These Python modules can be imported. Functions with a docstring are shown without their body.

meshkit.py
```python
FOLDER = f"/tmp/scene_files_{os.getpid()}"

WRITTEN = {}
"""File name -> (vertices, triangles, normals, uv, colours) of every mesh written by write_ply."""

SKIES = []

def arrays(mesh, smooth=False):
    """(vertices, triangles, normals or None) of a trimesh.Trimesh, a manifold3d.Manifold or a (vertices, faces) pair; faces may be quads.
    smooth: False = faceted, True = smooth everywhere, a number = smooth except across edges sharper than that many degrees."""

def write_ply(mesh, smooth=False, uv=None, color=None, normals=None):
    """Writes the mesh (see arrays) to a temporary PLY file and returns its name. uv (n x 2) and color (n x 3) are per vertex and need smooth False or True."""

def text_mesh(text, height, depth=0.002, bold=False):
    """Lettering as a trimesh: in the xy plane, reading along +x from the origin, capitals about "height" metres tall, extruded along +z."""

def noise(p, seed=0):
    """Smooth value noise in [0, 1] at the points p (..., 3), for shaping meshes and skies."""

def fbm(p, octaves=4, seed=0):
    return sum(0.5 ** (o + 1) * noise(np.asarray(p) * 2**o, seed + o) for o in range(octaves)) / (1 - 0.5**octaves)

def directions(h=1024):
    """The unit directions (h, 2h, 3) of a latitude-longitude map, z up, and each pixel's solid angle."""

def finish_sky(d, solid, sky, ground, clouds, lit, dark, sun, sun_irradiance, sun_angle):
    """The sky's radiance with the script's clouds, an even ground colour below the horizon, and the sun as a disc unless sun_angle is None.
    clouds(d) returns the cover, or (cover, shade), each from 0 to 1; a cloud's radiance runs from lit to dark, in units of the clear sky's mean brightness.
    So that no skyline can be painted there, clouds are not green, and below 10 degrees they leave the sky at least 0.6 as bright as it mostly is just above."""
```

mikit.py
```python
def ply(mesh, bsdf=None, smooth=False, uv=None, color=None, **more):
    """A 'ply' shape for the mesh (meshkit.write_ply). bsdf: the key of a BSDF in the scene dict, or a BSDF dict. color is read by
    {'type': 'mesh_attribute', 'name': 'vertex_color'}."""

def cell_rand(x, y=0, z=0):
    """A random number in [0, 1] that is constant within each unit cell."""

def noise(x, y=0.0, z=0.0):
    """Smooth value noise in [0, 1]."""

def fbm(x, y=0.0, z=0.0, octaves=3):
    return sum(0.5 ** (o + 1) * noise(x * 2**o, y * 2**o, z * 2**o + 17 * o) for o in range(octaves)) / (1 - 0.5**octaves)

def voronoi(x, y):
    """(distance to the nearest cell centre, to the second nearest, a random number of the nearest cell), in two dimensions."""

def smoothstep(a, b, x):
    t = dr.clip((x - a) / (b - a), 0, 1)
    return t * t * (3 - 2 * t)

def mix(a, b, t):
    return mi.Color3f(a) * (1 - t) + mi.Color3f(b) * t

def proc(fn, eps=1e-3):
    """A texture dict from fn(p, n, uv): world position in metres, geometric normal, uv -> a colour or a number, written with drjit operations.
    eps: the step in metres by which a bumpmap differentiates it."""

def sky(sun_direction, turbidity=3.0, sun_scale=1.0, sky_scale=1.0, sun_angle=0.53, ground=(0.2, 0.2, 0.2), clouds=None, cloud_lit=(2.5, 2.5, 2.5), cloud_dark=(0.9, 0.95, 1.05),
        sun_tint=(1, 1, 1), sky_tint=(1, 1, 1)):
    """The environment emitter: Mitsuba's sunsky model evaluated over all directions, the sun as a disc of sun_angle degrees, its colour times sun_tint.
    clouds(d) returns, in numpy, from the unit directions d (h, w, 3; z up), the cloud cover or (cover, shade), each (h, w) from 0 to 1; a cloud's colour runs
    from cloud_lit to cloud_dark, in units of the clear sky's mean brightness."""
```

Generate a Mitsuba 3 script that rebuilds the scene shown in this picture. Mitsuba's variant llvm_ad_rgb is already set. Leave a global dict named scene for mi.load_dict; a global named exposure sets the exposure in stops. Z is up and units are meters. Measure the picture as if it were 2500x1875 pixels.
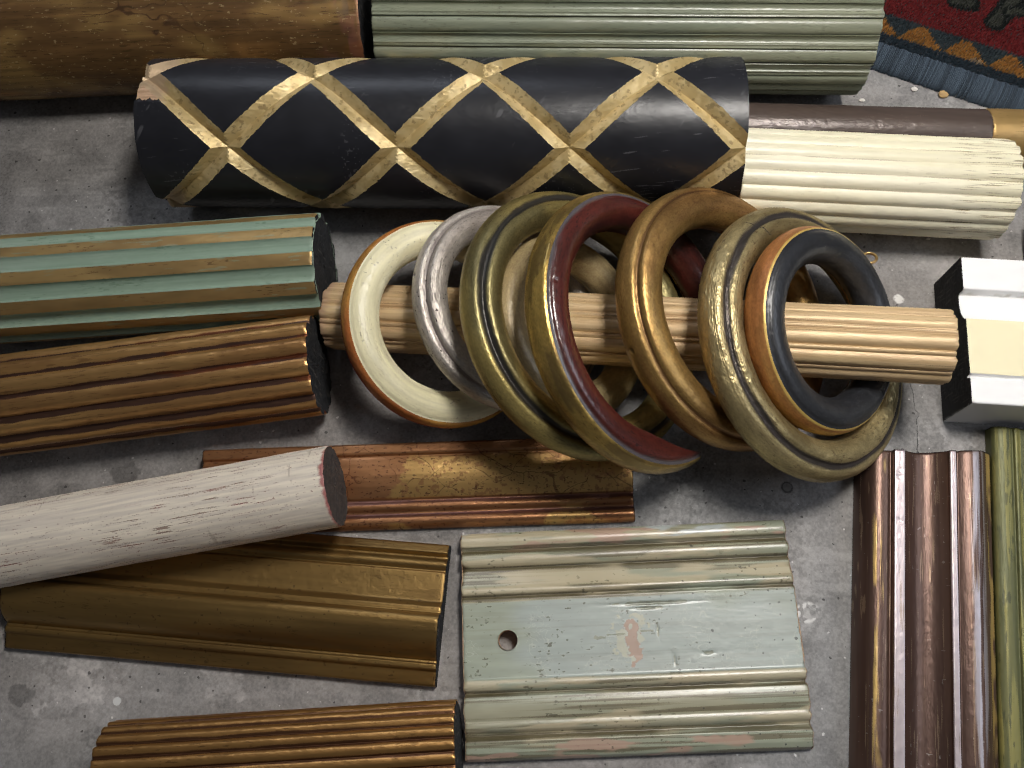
import math
import numpy as np
import trimesh
import drjit as dr
import mitsuba as mi
import mikit, meshkit
from mikit import cell_rand, smoothstep, mix, proc

T = mi.ScalarTransform4f
scene, labels = {}, {}

# ------------------------------------------------------------------ camera, lamps, exposure
CAM_H = 0.60
_d = np.array([100.0, 692.5, 2160.0])
_z = -_d / np.linalg.norm(_d)
_x = np.array([1.0, 0, 0]); _x -= _x @ _z * _z; _x /= np.linalg.norm(_x)
CAM = np.stack([_x, np.cross(_z, _x), _z])          # rows: world x, y, z in camera axes (right, down, forward)
EYE = np.array([0.0, 0.0, CAM_H])
scene['camera'] = {'type': 'perspective', 'fov': math.degrees(2 * math.atan(1250 / 2160)), 'fov_axis': 'x', 'near_clip': 0.02, 'far_clip': 50.0,
                   'to_world': T().look_at(origin=EYE.tolist(), target=(EYE + CAM @ [0, 0, 1]).tolist(), up=(CAM @ [0, -1, 0]).tolist())}
exposure = 0.0
scene['room_light'] = {'type': 'constant', 'radiance': {'type': 'rgb', 'value': [0.055, 0.055, 0.058]}}


def lamp(key, centre, target, w, h, rgb, label):
    tw = T().look_at(origin=list(centre), target=list(target), up=[0, 1, 0]) @ T().scale([w / 2, h / 2, 1])
    scene[key + '__diffuser'] = {'type': 'rectangle', 'to_world': tw, 'emitter': {'type': 'area', 'radiance': {'type': 'rgb', 'value': rgb}}, 'bsdf': {'type': 'diffuse'}}
    labels[key] = {'label': label, 'category': 'lamp'}


lamp('ceiling_lamp', (0.27, 0.40, 1.0), (0.27, 0.395, 0), 0.20, 0.24, [63, 60, 56], 'bright rectangular ceiling lamp hanging over the right of the floor')
lamp('side_lamp', (1.15, 0.12, 1.0), (0.15, 0.15, 0), 0.4, 0.7, [3.2, 3.5, 4.0], 'large pale cool lamp beyond the right side of the floor')
lamp('ceiling_lamp_001', (-0.55, 2.1, 1.75), (0, 0.3, 0), 0.9, 0.3, [7.5, 8.0, 9.0], 'long dim strip lamp far beyond the back poles')


def at(px, py, z=0.0):
    v = CAM @ np.array([px - 1250.0, py - 937.5, 2160.0])
    return EYE + v * (z - CAM_H) / v[2]


# ------------------------------------------------------------------ texture helpers
def n2(x, y, s=0.0):
    x, y = mi.Float(x), mi.Float(y)
    i, j = dr.floor(x), dr.floor(y)
    a, b = x - i, y - j
    a, b = a * a * (3 - 2 * a), b * b * (3 - 2 * b)
    return dr.lerp(dr.lerp(cell_rand(i, j, s), cell_rand(i + 1, j, s), a), dr.lerp(cell_rand(i, j + 1, s), cell_rand(i + 1, j + 1, s), a), b)


def f2(x, y, s=0.0, o=3):
    return sum(0.5 ** (k + 1) * n2(x * 2**k, y * 2**k, s + 7 * k) for k in range(o)) / (1 - 0.5**o)


def principled(color, rough=0.4, metallic=0.0, spec=0.5, bump=None, bump_scale=1.0, **kw):
    c = {'type': 'rgb', 'value': list(color)} if isinstance(color, (tuple, list)) else color
    r = rough if isinstance(rough, dict) else float(rough)
    b = {'type': 'principled', 'base_color': c, 'roughness': r, 'metallic': metallic, 'specular': spec, **kw}
    if bump is not None:
        b = {'type': 'bumpmap', 'arbitrary': bump, 'scale': float(bump_scale) * 0.17, 'bsdf': b}
    return {'type': 'twosided', 'bsdf': b}


def grain_bump(p, n, uv):                # shared fine relief: brush marks along u, pits
    return (n2(uv.x * 90, uv.y * 2200, 3) * 0.6 + n2(uv.x * 900, uv.y * 1300, 5) * 0.7 + n2(uv.x * 300, uv.y * 420, 9) * 1.2)


def pit_bump(p, n, uv):                  # shared relief without direction, in world space
    return mikit.noise(p.x * 420, p.y * 420, p.z * 420) + 0.6 * mikit.noise(p.x * 1100, p.y * 1100, p.z * 1100)


GRAIN = proc(grain_bump, 2e-4)
PIT = proc(pit_bump, 2e-4)


def worn(base, alt, dark, seed, fu=14, fv=260, flecks=0.6, groove=None, groove_color=(0.04, 0.025, 0.02), big=9.0, alt_at=(0.45, 0.7), amp=0.4):
    """paint or leaf over wood: two tones in drawn-out patches, dark flecks along the grain; groove(u, v) is how far groove_color is mixed in"""
    def fn(p, n, uv):
        u, v = uv.x, uv.y
        g = f2(u * fu, v * fv, seed)
        c = mix(base, alt, smoothstep(alt_at[0], alt_at[1], f2(u * big, v * big * 5, seed + 20)))
        c = c * (1 - amp / 2 + amp * g)
        fl = smoothstep(0.62, 0.80, f2(u * 210, v * 1300, seed + 40, 3)) * flecks * smoothstep(0.45, 0.68, f2(u * 34, v * 90, seed + 41, 3))
        c = mix(c, dark, fl)
        if groove is not None:
            c = mix(c, groove_color, groove(u, v))
        return c
    return proc(fn)


# ------------------------------------------------------------------ mesh helpers
def put(key, mesh, bsdf, smooth=True, uv=None, label=None, color=None, **more):
    k, n = key, 0
    while k in scene:
        n += 1
        k = f'{key}_{n:03d}'
    scene[k] = mikit.ply(mesh, bsdf, smooth=smooth, uv=uv, color=color, **more)
    if label:
        labels[k] = {'label': label}
    return k


def tag(key, label, category, group=None, kind=None):
    labels[key] = {'label': label}
    if category: labels[key]['category'] = category
    if group: labels[key]['group'] = group
    if kind: labels[key]['kind'] = kind


def grid_faces(m, n, wrap=False):
    i, j = np.meshgrid(np.arange(m - 1), np.arange(n if wrap else n - 1), indexing='ij')
    a, b = i * n + j, i * n + (j + 1) % n
    return np.stack([a, a + n, b + n, b], -1).reshape(-1, 4)


def tris(q):
    return np.vstack([q[:, [0, 1, 2]], q[:, [0, 2, 3]]])


def outward(v, f, ref):
    """flip all faces if they mostly look towards the reference points"""
    f = tris(f) if f.shape[1] == 4 else f
    c = v[f].mean(1)
    nrm = np.cross(v[f[:, 1]] - v[f[:, 0]], v[f[:, 2]] - v[f[:, 0]])
    s = np.sum(nrm * (c - ref(c)))
    return f[:, ::-1] if s < 0 else f


class Frame:
    def __init__(self, a, b):
        self.a, self.b = (np.array([*p, 0.0][:3], float) for p in (a, b))
        self.L = np.linalg.norm(self.b - self.a)
        self.u = (self.b - self.a) / self.L
        self.w = np.cross([0, 0, 1.0], self.u); self.w /= np.linalg.norm(self.w)
        self.z = np.cross(self.u, self.w)

    def pos(self, s, c, h):
        s, c, h = np.broadcast_arrays(s, c, h)
        return self.a + s[..., None] * self.u + c[..., None] * self.w + h[..., None] * self.z

    def s_at_x(self, x):
        return (x - self.a[0]) / self.u[0]


def pole(key, fr, s0, s1, r_fn, bsdf, end_bsdf, seed, nth=420, ns=160, wobble=0.0003, rag=(0.0006, 0.0006), ends=(False, True), twist=0.0, part='shaft', end_inset=0.0004, th_range=None, v_of=None, skip_part=False):
    """a turned pole: r_fn(theta) its section (numpy), theta 90 degrees is up; th_range picks part of the circle"""
    lo, hi = th_range or (-math.pi / 2, 1.5 * math.pi)
    th = np.linspace(lo, hi, nth)
    t = np.linspace(0, 1, ns)
    if s1 - s0 > 0.1:                    # closer rows near the ends
        t = np.unique(np.concatenate([t, np.linspace(0, 0.012, 6), np.linspace(0.988, 1, 6)]))
    S, TH = np.meshgrid(t, th, indexing='ij')
    e0 = rag[0] * (meshkit.fbm(np.stack([np.cos(TH) * 9, np.sin(TH) * 9, TH * 0 + seed], -1), 4, seed) - 0.5) * 2
    e1 = rag[1] * (meshkit.fbm(np.stack([np.cos(TH) * 9, np.sin(TH) * 9, TH * 0 + seed + 5], -1), 4, seed + 1) - 0.5) * 2
    SS = s0 + e0 + S * (s1 + e1 - s0 - e0)
    R = r_fn(TH + twist * (SS - s1))
    P0 = fr.pos(SS, R * np.cos(TH), R * np.sin(TH))
    R = R + wobble * (meshkit.fbm(P0 * 60, 3, seed) - 0.5) * 2 + wobble * 0.35 * (meshkit.fbm(P0 * 420, 2, seed + 3) - 0.5) * 2
    dist = np.minimum(SS - (s0 + e0), (s1 + e1) - SS)
    R = R - 0.0005 * np.exp(-np.maximum(dist, 0) / 0.0005)           # edge eased at the saw cut
    v = fr.pos(SS, R * np.cos(TH), R * np.sin(TH))
    rr = float(np.mean(R))
    uv = np.stack([SS, (TH if v_of is None else v_of(TH)) * rr], -1).reshape(-1, 2)
    f = outward(v.reshape(-1, 3), grid_faces(len(t), nth), lambda c: fr.a + ((c - fr.a) @ fr.u)[:, None] * fr.u)
    if not skip_part:
        put(key + '__' + part, (v.reshape(-1, 3), f), bsdf, True, uv)
    if th_range is None:
        for on, row, sg in ((ends[0], 0, 1), (ends[1], -1, -1)):
            if not on: continue
            edge = v[row]
            centre = edge[:-1].mean(0)
            rings = []
            for q in np.linspace(1, 0.02, 26):
                ringp = centre + (edge - centre) * q
                ringp = ringp + fr.u * sg * (0.0 if q == 1 else end_inset + 0.0004 * 0) 
                ringp = ringp + (fr.u * ((meshkit.fbm(ringp * 700, 3, seed + 9) - 0.5) * 0.0009)[:, None] if q < 1 else 0)
                rings.append(ringp)
            ev = np.array(rings)
            ef = outward(ev.reshape(-1, 3), grid_faces(len(rings), nth), lambda c: centre + sg * fr.u * 0.05)
            put(key + '__end_face', (ev.reshape(-1, 3), ef), end_bsdf, False, label='dark painted sawn end' if end_bsdf == 'end_black' else None)
    return v


def densify(pts, step=0.00045, soft=0.0006):
    """a profile polyline (mm) resampled in metres and its corners softened"""
    p = np.array(pts, float) * 1e-3
    d = np.concatenate([[0], np.cumsum(np.linalg.norm(np.diff(p, axis=0), axis=1))])
    t = np.linspace(0, d[-1], int(d[-1] / step) + 2)
    q = np.stack([np.interp(t, d, p[:, 0]), np.interp(t, d, p[:, 1])], -1)
    k = max(1, int(soft / step))
    w = np.hanning(2 * k + 3)[1:-1]; w /= w.sum()
    pad = np.vstack([np.repeat(q[:1], k, 0), q, np.repeat(q[-1:], k, 0)])
    out = np.stack([np.convolve(pad[:, 0], w, 'valid'), np.convolve(pad[:, 1], w, 'valid')], -1)
    out[0], out[-1] = q[0], q[-1]
    return out


def curve(c0, z0, c1, z1, bulge, n=8):
    """profile points from (c0, z0) to (c1, z1) bowed by bulge mm"""
    t = np.linspace(0, 1, n)
    nx, nz = -(z1 - z0), (c1 - c0)
    L = math.hypot(nx, nz)
    b = 4 * t * (1 - t) * bulge
    return [(c0 + (c1 - c0) * a + nx / L * q, z0 + (z1 - z0) * a + nz / L * q) for a, q in zip(t, b)]


def moulding(key, a, b, prof, bsdf, end_bsdf, seed, wobble=0.00025, rag=0.0005, soft=0.0006, ns=None, hole=None, skew=(0.0, 0.0), dents=()):
    """prof in mm from the front foot over the top to the back foot; it runs from a to b on the floor"""
    fr = Frame(a, b)
    pr = densify(prof, soft=soft)
    arc = np.concatenate([[0], np.cumsum(np.linalg.norm(np.diff(pr, axis=0), axis=1))])
    ns = ns or max(60, int(fr.L / 0.0014))
    t = np.unique(np.concatenate([np.linspace(0, 1, ns), np.linspace(0, 0.008, 5), np.linspace(0.992, 1, 5)]))
    C, _ = np.meshgrid(pr[:, 0], t, indexing='xy'); Hh = np.broadcast_to(pr[:, 1], C.shape)
    e0 = skew[0] * pr[:, 0] + rag * (meshkit.fbm(np.stack([pr[:, 0] * 300, pr[:, 1] * 300, pr[:, 0] * 0 + seed], -1), 4, seed) - 0.5) * 2
    e1 = skew[1] * pr[:, 0] + rag * (meshkit.fbm(np.stack([pr[:, 0] * 300, pr[:, 1] * 300, pr[:, 0] * 0 + seed + 4], -1), 4, seed + 1) - 0.5) * 2
    S = e0 + t[:, None] * (fr.L + e1 - e0)
    tang = np.gradient(pr, axis=0); nor = np.stack([-tang[:, 1], tang[:, 0]], -1); nor /= np.linalg.norm(nor, axis=1, keepdims=True) + 1e-12
    P0 = fr.pos(S, C, Hh)
    d = wobble * (meshkit.fbm(P0 * 55, 3, seed) - 0.5) * 2 + wobble * 0.4 * (meshkit.fbm(P0 * 500, 2, seed + 2) - 0.5) * 2
    dist = np.minimum(S - e0, fr.L + e1 - S)
    d = d - 0.0007 * np.exp(-np.maximum(dist, 0) / 0.0006)
    for (ds, dc, rs, rc, dep) in dents:
        d = d - dep * np.exp(-((S - ds) / rs) ** 2 - ((C - dc) / rc) ** 2) * (0.55 + 0.9 * meshkit.fbm(P0 * 900, 2, seed + 8))
    d = d * np.clip(Hh / 0.003, 0, 1)
    v = fr.pos(S, C + d * nor[:, 0], Hh + d * nor[:, 1])
    uv = np.stack([S, C], -1).reshape(-1, 2)
    f = grid_faces(len(t), len(pr))
    vv = v.reshape(-1, 3)
    mid = fr.pos(fr.L / 2, float(pr[:, 0].mean()), 0.002)
    if hole is not None:
        hs, hc, hr = hole
        sc = np.stack([S, C], -1).reshape(-1, 2) - [hs, hc]
        dd = np.linalg.norm(sc, axis=1)
        top = (Hh.reshape(-1) > 0.004)
        near = top & (dd < hr + 0.0009) & (dd > hr - 0.0016)
        ns_ = sc[near] / dd[near][:, None] * hr + [hs, hc]
        keep_h = ((vv[near] - fr.a) @ fr.z)
        vv[near] = fr.pos(ns_[:, 0], ns_[:, 1], keep_h)
        fc = (np.linalg.norm(sc[f].mean(1), axis=1) < hr - 0.0001) & top[f].all(1)
        f = f[~fc]
        an = np.linspace(0, 2 * np.pi, 65)
        hv = np.array([[fr.pos(hs + hr * np.cos(x), hc + hr * np.sin(x), hz) for x in an] for hz in np.linspace(0.0135, 0.0002, 8)])
        put(key + '__bolt_hole', (hv.reshape(-1, 3), grid_faces(8, 65)), 'raw_wood', True)
    f = outward(vv, f, lambda c: np.broadcast_to(mid, c.shape) * 0 + (fr.a + ((c - fr.a) @ fr.u)[:, None] * fr.u + fr.w * pr[:, 0].mean()))
    put(key + '__face', (vv, f), bsdf, True, uv)
    from shapely.geometry import Polygon
    poly = Polygon(pr).buffer(0)
    poly = max(getattr(poly, 'geoms', [poly]), key=lambda g: g.area)
    pv, pf = trimesh.creation.triangulate_polygon(poly, engine='earcut')
    for e, s_at in ((e0, 0.0), (e1, fr.L)):
        ee = np.interp(pv[:, 0], np.sort(pr[:, 0]), e[np.argsort(pr[:, 0])])
        ev = fr.pos(s_at + ee, pv[:, 0], pv[:, 1] - 0.00015)
        sg = -1 if s_at else 1
        ef = outward(ev, pf, lambda c: c * 0 + ev.mean(0) + sg * fr.u)
        put(key + '__end_face', (ev, ef), end_bsdf, False)
    return fr


def ring_mesh(q, sect, nseg=420, nphi=112, span=None, phi=(-math.pi, math.pi), seed=0, wobble=0.00028, pits=()):
    """a turned ring: q = centre, plane normal (nx, ny, 1), core radius, thickness; sect(phi) scales the section, phi 0 outwards, 90 degrees up the normal"""
    q = np.asarray(q, float)
    c = q[:3]; nrm = np.array([q[3], q[4], 1.0]); nrm /= np.linalg.norm(nrm)
    e1 = np.cross(nrm, [0, 1, 0]); e1 /= np.linalg.norm(e1); e2 = np.cross(nrm, e1)
    lo, hi = span or (math.pi, 3 * math.pi)
    ps = np.linspace(lo, hi, nseg); ph = np.linspace(phi[0], phi[1], nphi)
    PS, PH = np.meshgrid(ps, ph, indexing='ij')
    r = q[6] * sect(PH)
    rho = np.cos(PS)[..., None] * e1 + np.sin(PS)[..., None] * e2
    def place(r):
        return c + rho * (q[5] + r * np.cos(PH))[..., None] + nrm * (r * np.sin(PH))[..., None]
    v = place(r)
    r = r + wobble * (meshkit.fbm(v * 90, 3, seed) - 0.5) * 2 + wobble * 0.5 * (meshkit.fbm(v * 520, 2, seed + 1) - 0.5) * 2
    for (pp, pf, pr_, dep) in pits:
        dist2 = ((PS - pp) * (q[5] + q[6])) ** 2 + ((PH - pf) * q[6]) ** 2
        r = r - dep * np.exp(-dist2 / pr_**2) + 0.35 * dep * np.exp(-(np.sqrt(dist2) - 1.6 * pr_) ** 2 / (0.5 * pr_) ** 2) * (meshkit.fbm(v * 1500, 2, seed + 4) - 0.3)
    v = place(r)
    uv = np.stack([PS * q[5], PH], -1).reshape(-1, 2)
    core = c + rho * q[5]
    f = tris(grid_faces(nseg, nphi))
    a = v.reshape(-1, 3)
    cc = a[f].mean(1); nn = np.cross(a[f[:, 1]] - a[f[:, 0]], a[f[:, 2]] - a[f[:, 0]])
    if np.sum(nn * (cc - core.reshape(-1, 3)[f].mean(1))) < 0: f = f[:, ::-1]
    return a, f, uv, v


def ring_angle(q, px, py):
    """(angle round the ring, section angle) of the ring's surface seen at this point of the photograph"""
    q = np.asarray(q, float)
    a, f, uv, v = ring_mesh(q, lambda x: 1 + 0 * x, 360, 72, wobble=0)
    d = at(px, py, 0.0) - EYE; d /= np.linalg.norm(d)
    w = a - EYE; t = w @ d
    off = np.linalg.norm(w - t[:, None] * d, axis=1)
    k = np.argmin(off + 0.15 * t)
    return uv[k, 0] / q[5], uv[k, 1]


# ------------------------------------------------------------------ floor
def spot(p, x, y, r, amp, s):            # an irregular blot of outline noise round a point on the floor
    d = dr.sqrt(dr.square(p.x - x) + dr.square(p.y - y)) + (f2(p.x * 110, p.y * 110, s, 4) - 0.5) * amp
    return 1 - smoothstep(r * 0.8, r * 1.1, d)


_m = {k: at(*v)[:2] for k, v in dict(splat=(2195, 728), splat2=(1972, 1496), oval=(1922, 1190), crumbly=(2340, 1075), pale=(160, 1690), pale2=(540, 1665), damp=(310, 1150), damp2=(48, 1690), pale3=(190, 1600), dot=(285, 1712)).items()}
_crack = [at(2224, 930)[:2], at(2240, 990)[:2], at(2236, 1040)[:2], at(2245, 1110)[:2], at(2242, 1180)[:2]]


def concrete(p, n, uv):
    x, y = p.x, p.y
    big = f2(x * 11, y * 11, 1, 3)
    mid = f2(x * 70, y * 70, 2, 3)
    fine = n2(x * 700, y * 700, 3)
    grit = n2(x * 1500, y * 1500, 4)
    v = 0.212 + 0.13 * (big - 0.5) + 0.12 * (mid - 0.5) + 0.07 * (fine - 0.5) + 0.05 * (grit - 0.5)
    scrape = smoothstep(0.60, 0.78, f2(x * 30 + y * 9, y * 120, 5, 3))
    v = v + 0.05 * scrape
    pale = smoothstep(0.52, 0.80, f2(x * 24 + 3, y * 24, 6, 6)) * smoothstep(0.25, 0.75, f2(x * 380, y * 380, 7, 3))
    v = v + 0.11 * pale
    for k, r, amp, s in (('pale', 0.018, 0.05, 31), ('pale2', 0.014, 0.03, 32), ('pale3', 0.012, 0.04, 34), ('crumbly', 0.012, 0.03, 33)):
        v = v + 0.14 * spot(p, *_m[k], r, amp, s) * smoothstep(0.25, 0.75, 0.55 * f2(x * 90, y * 90, s, 4) + 0.45 * f2(x * 500, y * 500, s, 3))
    for k, r, amp, s in (('damp', 0.009, 0.02, 41), ('damp2', 0.007, 0.014, 42)):
        v = v * (1 - 0.4 * spot(p, *_m[k], r, amp, s))
    v = mi.Float(v)
    cx, cy = dr.floor(x * 110), dr.floor(y * 110)
    rnd = cell_rand(cx, cy, 51)
    dx = x * 110 - cx - 0.3 - 0.4 * cell_rand(cx, cy, 52)
    dy = y * 110 - cy - 0.3 - 0.4 * cell_rand(cx, cy, 53)
    dd = dr.sqrt(dx * dx + dy * dy) + 0.10 * (n2(x * 900, y * 900, 54) - 0.5)
    size = 0.03 + 0.10 * dr.square(cell_rand(cx, cy, 55))
    hit = 1 - smoothstep(size * 0.6, size, dd)
    v = v * (1 - 0.65 * hit * dr.select(rnd < 0.22, 1.0, 0.0))
    v = v + 0.30 * hit * dr.select(rnd > 0.86, 1.0, 0.0)
    c = mi.Color3f(v) * mix((0.99, 0.985, 0.98), (1.04, 0.985, 0.95), smoothstep(0.3, 0.7, f2(x * 6, y * 6, 8, 2)))
    d0 = mi.Float(1.0)
    wx = (n2(y * 240, 0.0, 61) - 0.5) * 0.0035
    for a, b in zip(_crack[:-1], _crack[1:]):
        ex, ey = float(b[0] - a[0]), float(b[1] - a[1])
        t = dr.clip(((x - float(a[0])) * ex + (y - float(a[1])) * ey) / (ex * ex + ey * ey), 0, 1)
        d0 = dr.minimum(d0, dr.sqrt(dr.square(x + wx - float(a[0]) - t * ex) + dr.square(y - float(a[1]) - t * ey)))
    c = c * (1 - 0.75 * (1 - smoothstep(0.0001, 0.00055, d0)))
    c = mix(c, (0.72, 0.71, 0.69), spot(p, *_m['splat'], 0.0042, 0.0045, 71) * smoothstep(0.22, 0.4, n2(x * 600, y * 600, 72)))
    q2 = spot(p, *_m['splat2'], 0.0075, 0.006, 73) - 0.75 * spot(p, *_m['splat2'], 0.0052, 0.006, 74)
    c = mix(c, (0.62, 0.62, 0.61), dr.clip(q2, 0, 1) * smoothstep(0.3, 0.55, n2(x * 500, y * 500, 75)))
    c = mix(c, (0.6, 0.6, 0.59), spot(p, *_m['dot'], 0.0028, 0.001, 78))
    c = mix(c, (0.05, 0.05, 0.05), 0.8 * dr.clip(spot(p, *_m['oval'], 0.0043, 0.0016, 76) - 0.5 * spot(p, *_m['oval'], 0.0028, 0.002, 77), 0, 1))
    return c


def concrete_bump(p, n, uv):
    return f2(p.x * 240, p.y * 240, 81, 3) * 1.2 + n2(p.x * 1200, p.y * 1200, 84) * 0.35 + f2(p.x * 40, p.y * 40, 85, 2) * 1.5


scene['concrete'] = principled(proc(concrete), 0.62, 0.0, 0.35, proc(concrete_bump, 3e-4), 0.0018)
gx = np.concatenate([[-3.0, -1.2], np.linspace(-0.56, 0.50, 330), [1.2, 3.0]])
gy = np.concatenate([[-3.0, -0.9], np.linspace(-0.14, 0.66, 250), [1.4, 3.5]])
GX, GY = np.meshgrid(gx, gy, indexing='ij')
gz = -0.0006 * meshkit.fbm(np.stack([GX * 24, GY * 24, GX * 0], -1), 4, 3)
scene['floor'] = mikit.ply((np.stack([GX, GY, gz], -1).reshape(-1, 3), grid_faces(len(gx), len(gy))[:, ::1]), 'concrete', smooth=True)
labels['floor'] = {'label': 'grey concrete floor with pale blotches, specks and a hairline crack', 'kind': 'structure'}

# ------------------------------------------------------------------ shared end and wood materials
def sawn_black(p, n, uv):
    saw = mikit.fbm(p.x * 60, p.y * 900, p.z * 90)
    c = mi.Color3f(0.013, 0.014, 0.016) * (0.5 + 1.1 * mikit.noise(p.x * 600, p.y * 600, p.z * 600))
    return mix(c, (0.055, 0.05, 0.045), 0.7 * smoothstep(0.58, 0.72, saw) + 0.0 * p.x)


scene['end_black'] = principled(proc(sawn_black), 0.75, 0.0, 0.3, PIT, 0.0025)


def raw(p, n, uv):
    g = mikit.fbm(p.x * 30, p.y * 420, p.z * 420)
    return mix((0.50, 0.34, 0.22), (0.33, 0.20, 0.12), smoothstep(0.35, 0.7, g))


scene['raw_wood'] = principled(proc(raw), 0.7, 0.0, 0.3, PIT, 0.0008)

# ------------------------------------------------------------------ large gold pole, back left
fr = Frame((-0.60, 0.4607, 0.0446), (-0.10, 0.4721, 0.0446))


def biggold(p, n, uv):
    u, v = uv.x, uv.y
    g = f2(u * 16, v * 300, 1)
    c = mix((0.165, 0.088, 0.031), (0.112, 0.058, 0.020), smoothstep(0.35, 0.65, f2(u * 11, v * 34, 2)))
    c = mix(c, (0.27, 0.165, 0.055), 0.8 * smoothstep(0.55, 0.72, f2(u * 20, v * 36, 3)))
    c = mix(c, (0.30, 0.125, 0.028), 0.75 * smoothstep(0.60, 0.75, f2(u * 16 + 5, v * 30, 4)))
    c = c * (0.62 + 0.75 * g)
    c = mix(c, (0.06, 0.03, 0.012), 0.6 * smoothstep(0.68, 0.80, f2(u * 120, v * 1300, 5, 2)))
    c = mix(c, (0.5, 0.38, 0.2), 0.35 * smoothstep(0.76, 0.84, f2(u * 330, v * 800, 6, 2)))
    vein = dr.abs(f2(u * 15, v * 26, 7, 4) - 0.5)
    c = mix(c, (0.05, 0.022, 0.01), 0.8 * (1 - smoothstep(0.002, 0.010, vein)) * smoothstep(0.55, 0.7, n2(u * 14, v * 18, 9)))
    edge = smoothstep(0.430, 0.458, u + 0.05 * (f2(u * 70, v * 70, 8) - 0.5))
    return mix(c, mix((0.32, 0.11, 0.10), (0.10, 0.085, 0.09), smoothstep(0.45, 0.6, f2(u * 90, v * 90, 10))), 0.32 * edge * smoothstep(0.4, 0.65, f2(u * 130, v * 60, 11)))


scene['aged_gold_paint'] = principled(proc(biggold), 0.47, 0.45, 0.5, GRAIN, 0.0004)
pole('large_gold_pole', fr, 0, fr.s_at_x(-0.1338), lambda t: 0.0446 + 0 * t, 'aged_gold_paint', 'end_black', 1, wobble=0.0006)
tag('large_gold_pole', 'thick smooth brown gold pole with aged crackled paint, at the back left corner', 'curtain pole')

# ------------------------------------------------------------------ sage fluted pole, back right
fr = Frame((-0.13, 0.4668, 0.05), (0.30, 0.4474, 0.05))


def sage_r(t):
    f = np.mod((np.degrees(t) - 138.0) / 24.0, 1.0)
    cove = 0.0026 * np.sqrt(np.clip(1 - ((f - 0.16) / 0.15) ** 2, 0, 1))
    fillet = 0.0007 + 0.0005 * np.cos((f - 0.38) / 0.07 * np.pi / 2)
    reed = 0.0026 * np.abs((f - 0.72) / 0.27) ** 2.6
    return 0.0502 - np.where(f < 0.31, 0.0004 + cove, np.where(f < 0.45, np.clip(fillet, 0, 0.002), reed))


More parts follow.
